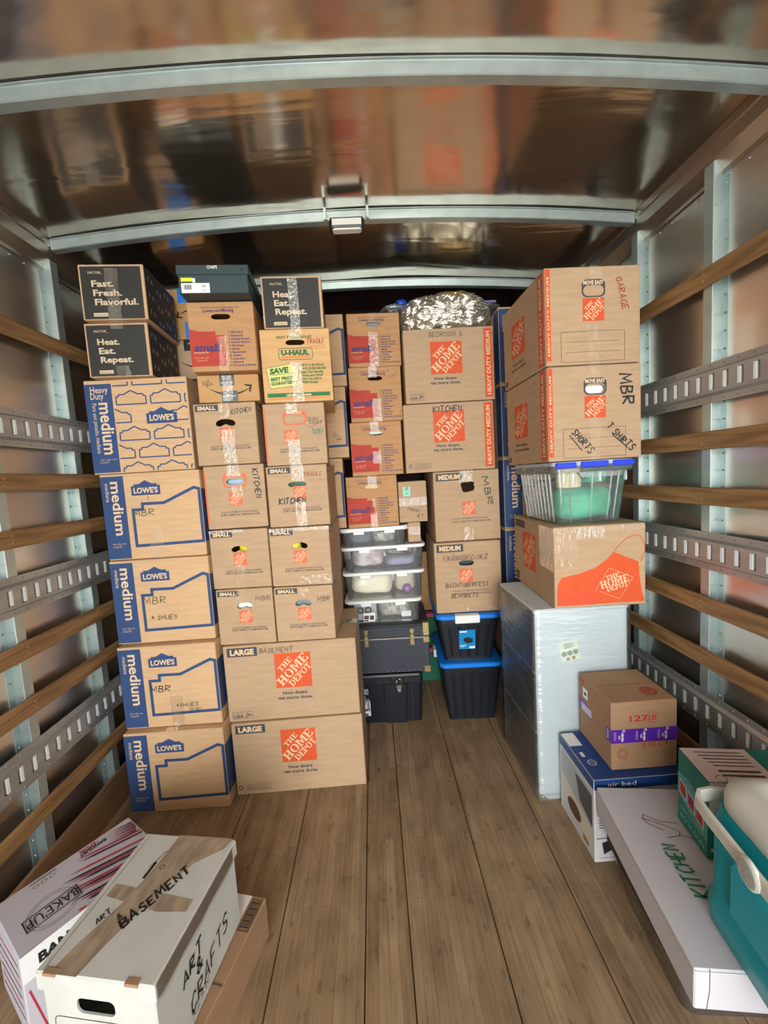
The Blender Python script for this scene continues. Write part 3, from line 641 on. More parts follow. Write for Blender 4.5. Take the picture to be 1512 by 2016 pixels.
def smile(f, u, v, s, M=INK, flip=False, right=True):
    n = 14; p = []; k = -1 if flip else 1
    for i in range(n+1):
        t = -1+2*i/n; p.append((t, (1-t*t)*.32))
    w = .011
    up_ = [(a, b+.04*(1-a*a)+.01) for a, b in p]; lo = [(a, b-.04*(1-a*a)-.01) for a, b in p]
    q = [f.P(u*f.w+a*s*(1 if right else -1), (1-v)*f.h-k*b*s, 1) for a, b in up_+lo]; n1 = n+1
    f.mb.add(q, [(i, i+1, n1+i+1, n1+i) for i in range(n)], M)
    for pts in ([(.72, -.16), (1.08, -.12), (1.06, -.02), (.74, -.08)], [(1.08, -.12), (.98, .24), (.90, .2), (.98, -.06)]):
        f.mb.add([f.P(u*f.w+a*s*(1 if right else -1), (1-v)*f.h-k*b*s, 1.4) for a, b in pts], [(0, 1, 2, 3)], M)
HB = (.5, .275, .068, .03, BEAN)
def hd_(t, u, v, size, M, **kw): return (t, u, v, size, M, kw)
A_GRP = 'stack of tan boxes with blue stripes at the left wall'
GM = dict(group='medium moving boxes with a blue stripe')
# ------------------------------------------------------------------ stack A, left wall
carton(-1.102, 1.700, 0, -.5, .428, .42, .366, K_LW, 'tan box with blue stripe standing on the floor at the bottom of the left stack', lowes_medium(), tape=[('T', .42, .3, .54, 1.0)])
def topwrite(F):
    lowes_medium()(F); F['T'].hand('PANT / PANTS / BELTS', .5, .06, .022, MARK, th=.003, width=.33)
carton(-1.105, 1.733, .3675, -.4, .420, .42, .368, K_LW, 'blue-striped box handwritten MBR and SHOES GIGI, second from the floor in the left stack',
       lowes_medium([hd_('MBR', .40, .52, .030, MARK, th=.0022, width=.085), hd_('*SHUES', .66, .74, .016, MARKG, th=.0018, width=.095), hd_('GIGI', .735, .80, .014, MARKG, th=.0018, width=.05)]), tape=[('F', .49, .62, .62, 1.0)])
carton(-1.118, 1.771, .736, -.4, .424, .42, .371, K_LW, 'tan box with blue stripe handwritten MBR and SHOES, middle of the left stack',
       lowes_medium([hd_('MBR', .42, .485, .034, MARKG, th=.0022, width=.095), hd_('* SHUES', .50, .70, .019, MARKG, th=.0018, width=.11)]))
carton(-1.127, 1.791, 1.107, -.6, .424, .40, .374, K_LW, 'blue-striped box handwritten only MBR, directly under the patterned heavy duty box',
       lowes_medium([hd_('MBR', .405, .455, .030, MARKG, th=.0022, width=.09), hd_('I', .46, .30, .014, MARKG, th=.0015)]), tape=[('F', .44, .62, .58, 1.0)])
carton(-1.151, 1.798, 1.482, .8, .427, .285, .395, K_LW, 'heavy duty tan box printed all over with blue house gable outlines, in the left stack', lowes_heavy)
carton(-1.096, 1.761, 1.878, 4.0, .247, .30, .216, K_LW, 'black-faced meal box reading Heat Eat Repeat, on the patterned heavy duty box', factor(['Heat.', 'Eat.', 'Repeat.']), tape=[('F', .42, 0, .62, .12), ('F', .44, .8, .66, 1.0)], group='black printed meal boxes')
carton(-1.075, 1.733, 2.0945, 4.4, .247, .31, .215, K_LW, 'black-faced meal box reading Fast Fresh Flavorful, topmost at the left wall', factor(['Fast.', 'Fresh.', 'Flavorful.']), tape=[('F', .40, .08, .60, 1.0)], group='black printed meal boxes')
# amazon boxes behind
def am1(F):
    f = F['F']; f.rect(.34, 0, .66, .28, AMBLUE, 1); f.text('Open here.', .5, .12, .012, INK, rot=-90, width=.2*f.h, lay=2); f.rect(.44, .66, .88, .99, AMBLUE, 1); f.text('here', .66, .82, .01, INK, rot=-90, width=.1*f.h, lay=2)
    smile(f, .66, .53, .085, flip=True, right=False)
def am2(F):
    f = F['F']; f.rect(.33, .0, .85, .23, AMDK, 2); f.text('packing tape', .58, .08, .008, WHITE, width=.3*f.w, lay=3); f.rect(.41, .80, .88, .98, AMDK, 2); f.text('prime', .62, .91, .014, AMBLUE, width=.3*f.w, lay=3); smile(f, .6, .45, .08)
carton(-.925, 2.10, 1.505, 0, .205, .3, .382, K_AM, 'plain amber box mostly hidden behind the patterned heavy duty box', None)
carton(-.915, 2.10, 1.888, 0, .215, .3, .238, K_HD, 'light box with smile print and dark tape, behind the lower black meal box', am2, group='retail shipping boxes')
carton(-.935, 2.10, 2.127, 0, .245, .3, .238, K_AM, 'amber shipping box with bright blue tape and curved arrow, behind the upper black meal box', am1, group='retail shipping boxes')
# ------------------------------------------------------------------ stack B, large boxes
carton(-.662, 1.756, 0, .8, .586, .42, .341, K_HD, 'LARGE box on the floor with a square orange logo and a recycling mark', hd_large([], 'rec', .50, .36, .155), tape=[('T', 0, .42, 1, .56)], group='large moving boxes')
carton(-.671, 1.770, .3415, .3, .588, .42, .353, K_HD, 'LARGE box handwritten BASEMENT carrying the two columns of small boxes', hd_large([hd_('BASEMENT', .40, .085, .022, INKG, th=.002, width=.145)], 'usa'), tape=[('T', 0, .42, 1, .56)], group='large moving boxes')
SG = dict(group='small moving boxes of the two middle columns')
carton(-.683, 1.785, .6955, -1.6, .250, .37, .251, K_HD, 'SMALL box handwritten MBR at the bottom of the left column of small boxes', hd_small([hd_('MBR', .83, .175, .022, INKG, th=.0018, width=.065)]), (.5, .30, .07, .03, BEAN), [('F', .37, 0, .55, .3), ('F', .40, .62, .58, 1)], **SG)
carton(-.428, 1.780, .6955, -1.2, .260, .37, .246, K_HD, 'SMALL box handwritten MBR at the bottom of the right column of small boxes', hd_small([hd_('MBR', .84, .24, .022, INKG, th=.0018, width=.055)]), (.49, .30, .072, .03, BEAN), [('F', .43, 0, .60, .22), ('F', .42, .7, .55, 1)], **SG)
carton(-.692, 1.797, .9475, -2.0, .257, .36, .262, K_HD, 'SMALL box with dented top and no writing, second in the left column of small boxes', hd_small(), (.5, .33, .07, .028, BEAN), [('F', .0, -.0, .6, .05, TAPEB), ('F', .42, .6, .55, 1)], **SG)
carton(-.431, 1.793, .9425, -2.4, .265, .36, .260, K_HD, 'SMALL box with taped upper edge and yellow packing in its hole, right column', hd_small(), (.5, .31, .07, .03, BEAN), [('F', .0, 0, 1.0, .06, TAPEB), ('F', .45, .82, 1.0, .99)], **SG)
carton(-.696, 1.813, 1.212, .4, .262, .36, .279, K_HD, 'small box with orange handle frame and KITCHEN written sideways, left column', hd_move([hd_('KITCHEN', .87, .31, .024, MARK, rot=-86, th=.003, width=.125)]), (.505, .26, .075, .026, SLOT), [('F', .40, 0, .60, .17, TAPEB), ('F', .44, .33, .62, .5, TAPE)], **SG)
carton(-.426, 1.815, 1.2035, -.3, .266, .36, .270, K_HD, 'SMALL box handwritten KITCHEN in black and FRAGILE in red, right column', hd_small([hd_('KITCHEN', .40, .575, .025, MARK, th=.0035, width=.115), hd_('FRAGILE', .77, .16, .017, INKR, th=.0016, width=.075), hd_('- -', .82, .25, .01, INKR, th=.0014, width=.05)], logo=(.53, .44)), (.5, .31, .08, .022, SLOT), [('F', .42, 0, .62, .26, TAPEB), ('F', .45, .6, .62, 1)], **SG)
carton(-.703, 1.791, 1.492, 1.2, .261, .36, .262, K_HD, 'SMALL box handwritten KITCHEN with a long shiny tape, under the box with the curved arrow', hd_small([hd_('KITCHEN', .77, .14, .020, MARKG, th=.0022, rot=6, width=.085)], logo=(.5, .50)), (.5, .32, .084, .032, BEAN), [('F', .42, 0, .58, .25), ('F', .43, .44, .63, .98, TAPEB)], **SG)
carton(-.415, 1.807, 1.4745, 4.4, .263, .36, .267, K_HD, 'small box with orange handle frame and scribbled note, directly under the box reading SAVE', hd_move([hd_('DIGI', .80, .27, .015, MARKG, th=.0015, width=.04), hd_('SOCKS', .84, .325, .012, MARKG, th=.0015, width=.055), hd_('/', .84, .38, .05, INKR, th=.0014, rot=-30), hd_('SHOES', .87, .45, .012, MARKGR, th=.0015, width=.05), hd_('MISC', .87, .5, .012, MARKGR, th=.0015, width=.04)], logo=(.42, .54)), None, [('F', .37, 0, .55, .17, TAPEB), ('F', .37, .59, .56, 1, TAPEB)], **SG)
def am3(F):
    f = F['F']; smile(f, .52, .50, .085); f.rect(.36, 0, .60, .42, AMDK, 2); f.rect(.38, .60, .64, 1, AMDK, 2); f.text('packing tape', .48, .3, .006, WHITE, width=.2*f.w, lay=3); f.text('CERTIFIED', .51, .8, .006, WHITE, width=.2*f.w, lay=3)
    f.hand('GM', .14, .28, .016, MARKG, th=.0015, rot=20, width=.03); f.hand('RM', .2, .36, .014, MARKG, th=.0015, rot=20, width=.025)
carton(-.668, 1.777, 1.755, 4.5, .250, .33, .114, K_AM, 'low amber box with a wide curved arrow and dark printed tape, above the KITCHEN box', am3, tape=[('F', .40, .05, .56, .98, TAPEB)], group='retail shipping boxes')
carton(-.665, 1.732, 1.870, 4, .262, .33, .275, K_SM, 'small tan box with a red panel under the dark green shoebox', lowes_small([hd_('*', .6, .79, .008, MARKG, th=.001)]), (.5, .215, .076, .022, SLOT), [('F', .42, .5, .56, 1)], group='small boxes with a red panel')
def uhaul(F):
    f = F['F']; f.text('EASY-TO-HANDLES', .49, .115, .0105, GREEN, width=.5*f.w, bold=.03, shear=.2)
    f.line(rr_uv(.255, .265, .74, .42, .012, f.w, f.h), .0028, GREEN, 1, close=True); f.text('U-HAUL', .49, .325, .020, GREEN, width=.40*f.w, bold=.07); f.rect(.29, .375, .705, .4, UHO)
    p = [(.06, .53), (.41, .475), (.525, .56), (.50, .70), (.45, .78), (.10, .81)]; f.poly(p, PALEG, 1); f.line(p, .002, GREEN, 2, close=True)
    f.text('SAVE', .24, .565, .021, GREEN, rot=5, width=.27*f.w, bold=.06, lay=3, shear=.15); f.line([(.1, .63), (.46, .60)], .0018, GREEN, 3)
    f.text('BEST PRICE', .275, .675, .013, GREEN, rot=4, width=.32*f.w, bold=.05, lay=3, shear=.15); f.text('GUARANTEED', .28, .735, .013, GREEN, rot=4, width=.33*f.w, bold=.05, lay=3, shear=.15)
    for k, t in enumerate(['*BUY A BUNDLE-', 'SAVE EVEN MORE!', 'Beat Our Bundle', 'Prices and We\'ll', 'Give You $20 in', 'FREE Boxes!']): f.text(t, .555, .50+.047*k, .0095, GREEN, width=(.35, .37, .32, .31, .29, .24)[k]*f.w, bold=.04, al='L', shear=.2)
    f.rect(.05, .875, .955, .93, GREEN); f.text('uhaul.com', .5, .902, .0105, KLT, width=.36*f.w, bold=.05); f.rect(.05, .945, .955, .963, UHO)
    f.hand('FRAGILE', .80, .175, .019, INKR, th=.0018, width=.07); f.line([(.7, .255), (.93, .235)], .0015, INKR); f.line([(.78, .285), (.93, .265)], .0013, INKR)
    g = F['R']; g.text('U-HAUL', .4, .35, .03, INKG, width=.5*g.w, bold=.05)
    for k in range(5): g.rect(.15, .5+.07*k, .7, .53+.07*k, INKG)
carton(-.398, 1.789, 1.7415, 4, .292, .36, .303, K_UH, 'golden tan box printed SAVE in green with a red FRAGILE note', uhaul, (.5, .185, .08, .022, SLOT), [('F', .42, 0, .60, .15, TAPEB), ('F', .41, .46, .57, 1, TAPEB)])
carton(-.375, 1.791, 2.046, 4, .250, .34, .212, K_LW, 'black-faced meal box reading Heat Eat Repeat, on the golden tan SAVE box', factor(['Heat.', 'Eat.', 'Repeat.']), tape=[('F', .44, .05, .60, 1.0, TAPEB)], group='black printed meal boxes')
# shoebox
yw = R(4.6); root = empty('shoebox', (-.660+.134*math.cos(yw)-.15*math.sin(yw), 1.659+.134*math.sin(yw)+.15*math.cos(yw), 2.1465), yw, 'dark green shoebox with white price label, on the small box with the red panel', 'shoebox')
SHO = mat('shoebox_green', (44, 60, 62), .5); mb = MB(); mb.cbox((-.13, -.147, 0), (.13, .147, .1), SHO, .002); F = faces_of(mb, .26, .294, .1)
mb.build('box_base', root)
mb = MB(); F = faces_of(mb, .26, .294, .1); f = F['F']; f.rect(.035, .62, .44, .985, WHITE, 2); f.rect(.035, .42, .2, .56, mat('label_yellow', (226, 214, 40), .5), 2); f.rect(.2, .44, .24, .6, WHITE, 2)
for k in range(9): f.rect(.07+.012*k, .68, .074+.012*k+.003*(k % 3), .86, INK, 3)
f.text('8M', .36, .74, .008, INK, lay=3); f.text('26.99', .36, .88, .005, INK, lay=3); mb.build('price_label', root, recalc=False)
mb = MB(); LW, LD = .27, .302; mb.cbox((-LW/2, -LD/2, .068), (LW/2, LD/2, .104), SHO, .002); F = faces_of(mb, LW, LD, .104); f = F['F']; f.text('CHAPS', .5, .09, .012, WHITE, width=.11*LW/.27*1.0*.35, bold=.02)
f.ellipse(.9, .19, .018, .045, INK); mb.build('lid', root)
# ------------------------------------------------------------------ column C, behind
MG = dict(group='boxes with the blue house outline behind the small boxes')
for i, (xr, z0, hh, lb) in enumerate(((-.063, 1.895, .372, 'topmost tan box with part of a blue outline, behind the golden tan SAVE box'), (-.076, 1.515, .378, 'tan box with blue outline and thin scribble, seen right of the golden tan SAVE box'), (-.117, 1.130, .383, 'lowest visible box with part of a blue outline, just left of the bottom red-panelled box'))):
    carton(xr-.43, 2.235, z0, 2, .428, .40, hh, K_LW, lb, lowes_medium([hd_('WX', .86, .7, .03, MARKG, th=.0018, rot=-60)] if i == 1 else ()), **MG)
for i in range(3): carton(-.605, 2.235, .375*i, 0, .428, .40, .3745, K_LW, 'plain tan box buried behind the columns of small boxes', None, group='buried boxes behind the small boxes')
# ------------------------------------------------------------------ column D
DG = dict(group='small boxes with a red panel')
hs = (.5, .21, .078, .022, SLOT)
carton(-.109, 2.242, 1.1245, 2, .280, .36, .282, K_SM, 'small red-panelled box resting on the topmost white-lidded bin', lowes_small(), (.5, .215, .078, .024, SLOT), [('F', .43, 0, .60, .19, TAPEB), ('F', .5, .45, .56, .62, TAPEB), ('F', .45, .72, .58, 1.0)], **DG)
carton(-.067, 2.240, 1.4075, 1.8, .279, .36, .289, K_SM, 'small red-panelled box with white packing in its handle, third in its column from the top', lowes_small(), hs, [('F', .40, .0, .56, .17, TAPEB), ('F', .42, .55, .58, .78, TAPEB)], **DG)
carton(-.055, 2.239, 1.697, 2, .280, .36, .288, K_SM, 'small red-panelled box with a bright tape flap and faint scribble, second in its column', lowes_small([hd_('CAT', .86, .17, .016, INKG, rot=15, th=.0012), hd_('-', .88, .25, .016, INKG, rot=15, th=.0012)]), hs, [('F', .38, 0, .54, .2, TAPEB), ('F', .43, .58, .60, 1, TAPEB)], **DG)
carton(-.047, 2.241, 1.9855, 2.5, .280, .36, .277, K_SM, 'topmost small red-panelled box, left of the crumpled silver bag', lowes_small(), hs, [('F', .42, 0, .58, .17), ('F', .40, .36, .57, 1, TAPEB)], **DG)
# column F: small pieces
def fl(F):
    f = F['F']; f.text('FI', .3, .25, .05, AQUA, rot=180, width=.04, bold=.04); f.hand('LR', .72, .86, .02, MARK, rot=170, th=.002); f.hand('CONSOLE', .5, .70, .014, MARK, rot=165, th=.0015, width=.07)
carton(.221, 2.30, 1.0175, 0, .072, .2, .114, K_HD, 'tiny upright box banded with crinkled silver tape on the wide bin lid', None, tape=[('F', .05, .22, .95, .62, TAPEB)])
carton(.178, 2.30, 1.1320, 1, .160, .22, .232, K_HD, 'pale box with aqua letters and upside-down LR CONSOLE handwriting', fl, tape=[('F', .0, .4, 1.0, .6, TAPEB)])
# ------------------------------------------------------------------ column E
EG = dict(group='medium moving boxes right of centre')
carton(.349, 2.202, .6235, -1.8, .364, .46, .395, K_HD, 'MEDIUM box handwritten BACHTOBERFEST BLANKETS on the upper black tote', hd_med([hd_('BACHTOBERFEST', .48, .605, .024, INKG, th=.0024, width=.235), hd_('BLANKETS', .44, .755, .024, INKG, th=.0024, width=.145), hd_('KKZKKBKZ XKZ', .47, .215, .03, INKG, th=.0014, width=.24), hd_('XXXAXAX KX', .5, .22, .024, INKG, th=.0014, width=.22)], logo=(.47, .47), q=.69), (.48, .295, .082, .028, SLOT), [('F', .46, .8, .60, .98)], **EG)
carton(.368, 2.232, 1.0190, -1, .360, .46, .387, K_HD, 'MEDIUM box with MBR written sideways and a torn handle hole', hd_med([hd_('MBR', .83, .30, .034, MARKG, rot=-80, th=.004, width=.155)], logo=(.53, .535), q=.68), (.52, .235, .078, .058, [(-.5,-.3),(-.42,.1),(-.35,.42),(-.1,.5),(.1,.42),(.4,.36),(.5,.05),(.42,-.2),(.5,-.38),(.3,-.5),(-.1,-.44),(-.35,-.48)]), [('F', .40, 0, .60, .16, TAPEB), ('F', .44, .8, .58, 1)], **EG)
carton(.223, 2.200, 1.4070, -.1, .480, .44, .362, K_HD, 'wide box handwritten KITCHEN with an orange logo and a vertical orange stripe', hd_med_wide([hd_('KITCHEN', .49, .09, .03, MARK, th=.0035, width=.15)], 'rec', .50, .345), **EG)
carton(.241, 2.190, 1.7705, .2, .472, .44, .377, K_HD, 'wide box handwritten BEDROOM 3 right under the crumpled silver bag', hd_med_wide([hd_('BEDROOM 3', .47, .085, .024, MARKG, th=.002, width=.17)], 'usa', .47, .40), **EG)
# ------------------------------------------------------------------ column G
GG = dict(group='blue-striped boxes between the middle and the right stack')
gl = ['fourth blue-striped box down, cut off by the open box with the apron print', 'third blue-striped box down, its word medium fully visible beside the clear bin', 'second blue-striped box down, behind the box handwritten MBR sideways', 'topmost blue-striped box half hidden behind the GARAGE box']
for i, (z0, hh) in enumerate(((.685, .389), (1.0745, .386), (1.461, .390), (1.8515, .392))):
    carton(.748, 2.205, z0, 0, .424, .42, hh, K_LW, gl[i], lowes_medium(), **GG)
carton(.745, 2.205, .343, 0, .42, .42, .3415, K_DK, 'dim brown box just visible right of the upper black tote', None, group='brown boxes under the blue-striped column')
carton(.745, 2.205, 0, 0, .42, .42, .3425, K_DK, 'dim brown box standing on the floor behind the white drawer tower', None, group='brown boxes under the blue-striped column')
# ------------------------------------------------------------------ column H upper
carton(.735, 1.601, 1.4175, .7, .373, .46, .365, K_HD, 'large box handwritten MBR, SHORTS and T SHIRTS on top of the clear bin', hd_front_H([hd_('MBR', .855, .27, .052, MARK, rot=-84, th=.0045, width=.115), hd_('SHORTS', .37, .80, .028, MARK, rot=-52, th=.003, width=.11), hd_('T SHIRTS', .78, .77, .028, MARK, rot=-46, th=.003, width=.14), hd_('-', .26, .83, .14, MARK, rot=-55, th=.0025), hd_('-', .74, .84, .14, MARK, rot=-45, th=.0025)]), (.508, .249, .078, .034, [(a*1.0, b) for a, b in SLOT]), [('F', .42, 0, .56, .14), ('F', .44, .55, .56, 1)], group='boxes of the right stack')
carton(.732, 1.597, 1.7840, 1.1, .373, .46, .362, K_HD, 'topmost box of the right stack, handwritten GARAGE in red', hd_front_H([hd_('GARAGE', .81, .29, .026, INKR, rot=-78, th=.0022, width=.12)]), None, [('F', .47, 0, .59, .13), ('F', .44, .6, .56, 1)], group='boxes of the right stack')
def apron(F):
    f = F['F']
    p = [(.02, .97), (.035, .70), (.085, .62), (.28, .58), (.45, .52), (.58, .42), (.65, .34), (.92, .47), (.93, .62), (.95, .80), (.985, .96)]
    f.poly(p, ORANGE, 1)
    f.line([(.65, .34), (.70, .27), (.78, .19), (.88, .145), (.95, .17), (.99, .28), (.99, .34), (.945, .47)], .003, ORANGE, 1)
    q = [(.62, .53), (.85, .68), (.70, .93), (.46, .78)]; f.line([(.60, .53), (.86, .66), (.71, .92), (.45, .79)], .0012, KLT, 2, close=True)
    for t, u, v, ht, ln in (('THE', .635, .635, .018, .055), ('HOME', .655, .70, .030, .115), ('DEPOT', .685, .765, .021, .085)): f.stencil(t, u*f.w, (1-v)*f.h, ht, ln, 14, KLT, 2)
    f.poly([(.02, .97), (.12, .86), (.24, .80), (.5, .80), (.45, .97)], mat('print_orange_overprint', (206, 76, 40), .6), 2)
    g = F['L']; g.hdlogo(.42, .45, .17, ORANGE); g.rect(.04, .04, .32, .15, SLATE); g.rect(.03, .84, .12, .97, INKG)
carton(.737, 1.581, .8315, -2.2, .361, .50, .330, K_HD, 'big box with an orange apron print standing on the white wrapped drawer tower', apron, None, [('F', .0, .03, .25, .48, TAPE), ('L', .70, .02, 1.0, .55, TAPE), ('F', .25, .02, .55, .16, TAPEB), ('F', .7, .02, .86, .14, TAPE), ('F', 0, .02, 1, .08, TAPE)], group='boxes of the right stack')
# items peeking through handle holes
def peek(x, y, z, M, lb, w=.1, h=.06):
    o = crumple(w, .04, h, .006, M, seed=x*30, n=8).build('packed_item'); o.location = (x, y, z); tag(o, lb, 'packed item', 'things seen through handle holes')
CL1 = mat('packing_white', (232, 232, 228), .6); CL2 = mat('packing_yellow', (206, 190, 30), .5); CL3 = mat('packing_green', (30, 92, 66), .5); CL4 = mat('packing_pale_blue', (150, 178, 200), .5); CL5 = mat('packing_grey', (120, 134, 134), .6)
peek(-.565, 1.82, .84, CL1, 'white packing inside the handle hole of the lower left MBR box'); peek(-.30, 1.815, .835, CL5, 'grey packing inside the handle hole of the lower right MBR box')
peek(-.545, 1.825, 1.095, CL2, 'yellow packing in the handle hole of the dented SMALL box', .05); peek(-.325, 1.82, 1.085, CL2, 'yellow packing in the handle hole of the SMALL box with taped edge', .06)
peek(-.565, 1.85, 1.39, CL4, 'pale blue wrap in the orange-framed handle of the sideways KITCHEN box'); peek(-.295, 1.85, 1.365, CL3, 'green wrap in the handle hole of the FRAGILE KITCHEN box', .12)
peek(.075, 2.28, 1.63, CL1, 'white packing filling the handle of the third red-panelled box', .12); peek(.095, 2.28, 2.19, CL5, 'grey wrap in the handle of the topmost red-panelled box', .12); peek(.035, 2.28, 1.325, mat('packing_cream', (222, 190, 140), .6), 'cream packing in the handle of the lowest red-panelled box', .12)
peek(.925, 1.64, 1.665, CL1, 'white cloth in the handle of the T SHIRTS box', .13, .07); peek(.525, 2.235, .885, mat('packing_slate', (60, 72, 84), .6), 'dark cloth in the handle of the BACHTOBERFEST box', .12)
# ================================================================== CLEAR BINS, TRUNK, TOTES
def place(name, x, y, z, yaw, w, d, label, cat, group=None):
    yw = R(yaw); c, s = math.cos(yw), math.sin(yw)
    return empty(name, (x+c*w/2-s*d/2, y+s*w/2+c*d/2, z), yw, label, cat, group)
def lbin(x, z, yaw, w, h, label, lid_t=.020, d=.42, y=2.25):
    root = place('clear_storage_bin', x, y, z, yaw, w, d, label, 'storage bin', 'clear bins with white lids')
    mb = MB(); t = .016
    mb.loft([rrect(w-.03-t, d-.03-t, .03, .0), rrect(w-.028, d-.028, .035, h-lid_t-.002), ], CLEARP, cap1=False)
    mb.build('bin_body', root)
    mb = MB(); mb.loft([rrect(w-.006, d-.006, .035, h-lid_t), rrect(w, d, .04, h-lid_t+.003), rrect(w, d, .04, h-.004), rrect(w-.01, d-.01, .035, h-.0015), rrect(w-.05, d-.05, .03, h-.0015), rrect(w-.06, d-.06, .03, h-.006)], WPLAST, smooth=False)
    mb.build('lid', root)
    for s in (-1, 1):
        mb = MB(); mb.cbox((s*w*.22-.03, -d/2-.004, h-lid_t-.014), (s*w*.22+.03, -d/2+.012, h-lid_t+.004), WPLAST, .002); mb.build('latch', root)
    return root
def lump(x, y, z, w, d, h, amp, M, seed, lb, name, cat, sc=14, ridge=False, grp=None, yaw=0, n=20, pw=4.0):
    o = crumple(w, d, h, amp, M, seed, sc, n, pw, ridge).build(name); o.location = (x, y, z); o.rotation_euler = (0, 0, R(yaw)); tag(o, lb, cat, grp); return o
CG = 'cloths packed in the clear bins'
# lowest bin
lbin(-.165, .5755, -2, .440, .136, 'lowest clear bin, resting on the black trunk, with gadgets inside')
lump(-.05, 2.39, .583, .11, .10, .06, .006, mat('gift_white', (214, 212, 206), .6), 3, 'pale crumpled paper packed left in the lowest clear bin', 'packing_paper', 'paper', grp=CG)
lump(.118, 2.40, .583, .18, .18, .098, .008, mat('pattern_beige', (206, 196, 184), .7, noise_amt=.5, nscale=(60, 60, 40), rgb2=(120, 128, 116)), 5, 'beige pine tree patterned cloth in the lowest clear bin', 'folded_cloth', 'cloth', grp=CG)
lump(.185, 2.323, .583, .06, .04, .036, .001, CL1, 5, 'small white tub in the front right corner of the lowest bin', 'tub', 'tub', pw=6)
r_ = place('boxed_binoculars', -.115, 2.302, .611, -2, .13, .03, 'small grey box showing two round black lenses, in the lowest clear bin', 'gadget box')
mb = MB(); mb.cbox((-.065, -.015, -.03), (.065, .015, .065), mat('card_grey', (178, 182, 186), .6), .002); mb.build('card', r_)
for s in (-1, 1): mb = MB(); mb.disc((s*.022-.005, -.015, .03), (0, -1, 0), .02, .006, BPLAST); mb.disc((s*.022-.005, -.0205, .03), (0, -1, 0), .011, .003, mat('lens_grey', (150, 156, 160), .15)); mb.build('lens', r_)
o = MB(); F = Face(o, (-.06, 2.2605, .585), (1,0,0), (0,0,1), (0,-1,0), .065, .05); F.rect(0, 0, 1, 1, WHITE, 0); F.rect(.05, .3, .45, .7, INKG, 1); F.rect(.55, .3, .9, .8, INKG, 1); F.rect(.05, .78, .4, .93, INK, 1)
F.mb.box((-.06, 2.2607, .585), (.005, 2.2612, .635), WHITE); o = o.build('paper_label', recalc=False); o.parent = bpy.data.objects['clear_storage_bin']; bpy.context.view_layer.update(); o.matrix_parent_inverse = bpy.data.objects['clear_storage_bin'].matrix_world.inverted()
# second bin
lbin(-.166, .7125, -1.2, .466, .160, 'clear bin holding cream cloth and a purple reel, second from the trunk')
lump(-.002, 2.43, .722, .24, .25, .122, .014, mat('cloth_cream', (240, 234, 206), .8), 9, 'cream sheet bunched in the second clear bin', 'folded_cloth', 'cloth', sc=9, grp=CG)
lump(.193, 2.44, .722, .12, .22, .122, .006, mat('cloth_sand', (196, 184, 164), .8), 12, 'sand coloured cloth in the right half of the second clear bin', 'folded_cloth', 'cloth', grp=CG)
r_ = empty('ribbon_reel', (.198, 2.315, .75), 0, 'purple ribbon reel standing in the front right of the second clear bin', 'ribbon reel')
mb = MB(); mb.disc((0, 0, 0), (0, -1, 0), .026, .01, mat('reel_purple', (92, 32, 110), .4)); mb.build('reel', r_); mb = MB(); mb.disc((0, -.0105, 0), (0, -1, 0), .010, .002, mat('reel_pink', (190, 110, 200), .4)); mb.build('reel_core', r_)
# third bin
lbin(-.165, .8735, .4, .477, .1425, 'clear bin with a printed pillowcase and purple blanket, third from the trunk')
lump(-.014, 2.43, .882, .18, .20, .105, .010, mat('cloth_printed', (222, 220, 222), .8, noise_amt=.4, nscale=(22, 22, 28), rgb2=(176, 150, 150)), 15, 'white pillowcase with small red print, left in the third clear bin', 'folded_cloth', 'cloth', grp=CG)
lump(.172, 2.42, .882, .165, .22, .055, .006, mat('cloth_lilac', (150, 152, 176), .9), 18, 'lilac blanket at the bottom right of the third clear bin', 'folded_blanket', 'blanket', grp=CG)
lump(.172, 2.42, .946, .16, .20, .042, .010, mat('cloth_bw', (178, 160, 160), .8, noise_amt=.9, nscale=(26, 26, 34), rgb2=(44, 42, 52)), 21, 'black and pink patterned cloth on the lilac blanket in the third bin', 'folded_cloth', 'cloth', grp=CG)
# top bin
lbin(-.165, 1.0165, 1.5, .388, .1065, 'topmost clear bin with a thick white lid, under the bottom red-panelled box', .024)
lump(-.05, 2.42, 1.026, .13, .22, .070, .006, mat('cloth_slate', (96, 104, 118), .9), 24, 'slate grey blanket left in the topmost clear bin', 'folded_blanket', 'blanket', grp=CG)
lump(.085, 2.43, 1.026, .12, .19, .066, .007, mat('knit_grey', (206, 204, 192), .9, noise_amt=.6, nscale=(60, 60, 60), rgb2=(120, 120, 112)), 27, 'grey and white chunky knit cloth in the topmost clear bin', 'folded_cloth', 'cloth', sc=30, grp=CG, ridge=True)
# trunk
TW, TD, TH = .449, .36, .286
root = place('travel_trunk', -.150, 2.237, .2885, -2.6, TW, TD, 'black vinyl trunk with brass corners and two brass latches, under the clear bins', 'trunk')
mb = MB(); mb.cbox((-TW/2, -TD/2, 0), (TW/2, TD/2, TH*.70), VINYL, .005)
for k in range(14): mb.disc((-TW/2+.02+k*.031, -TD/2, .012), (0, -1, 0), .0032, .002, SCREW, 8)
for k in range(6): mb.disc((TW/2-.016, -TD/2, .03+k*.027), (0, -1, 0), .0028, .002, SCREW, 8)
mb.build('trunk_body', root)
mb = MB(); mb.cbox((-TW/2, -TD/2, TH*.715), (TW/2, TD/2, TH), VINYL, .006); mb.cbox((-TW/2-.001, -TD/2-.002, TH-.022), (TW/2+.001, -TD/2+.02, TH-.0015), BPLAST, .003); mb.build('trunk_lid', root)
mb = MB(); mb.cbox((-TW/2, -TD/2-.003, TH*.69), (TW/2, -TD/2+.01, TH*.725), CHROME, .001); mb.build('closing_strip', root)
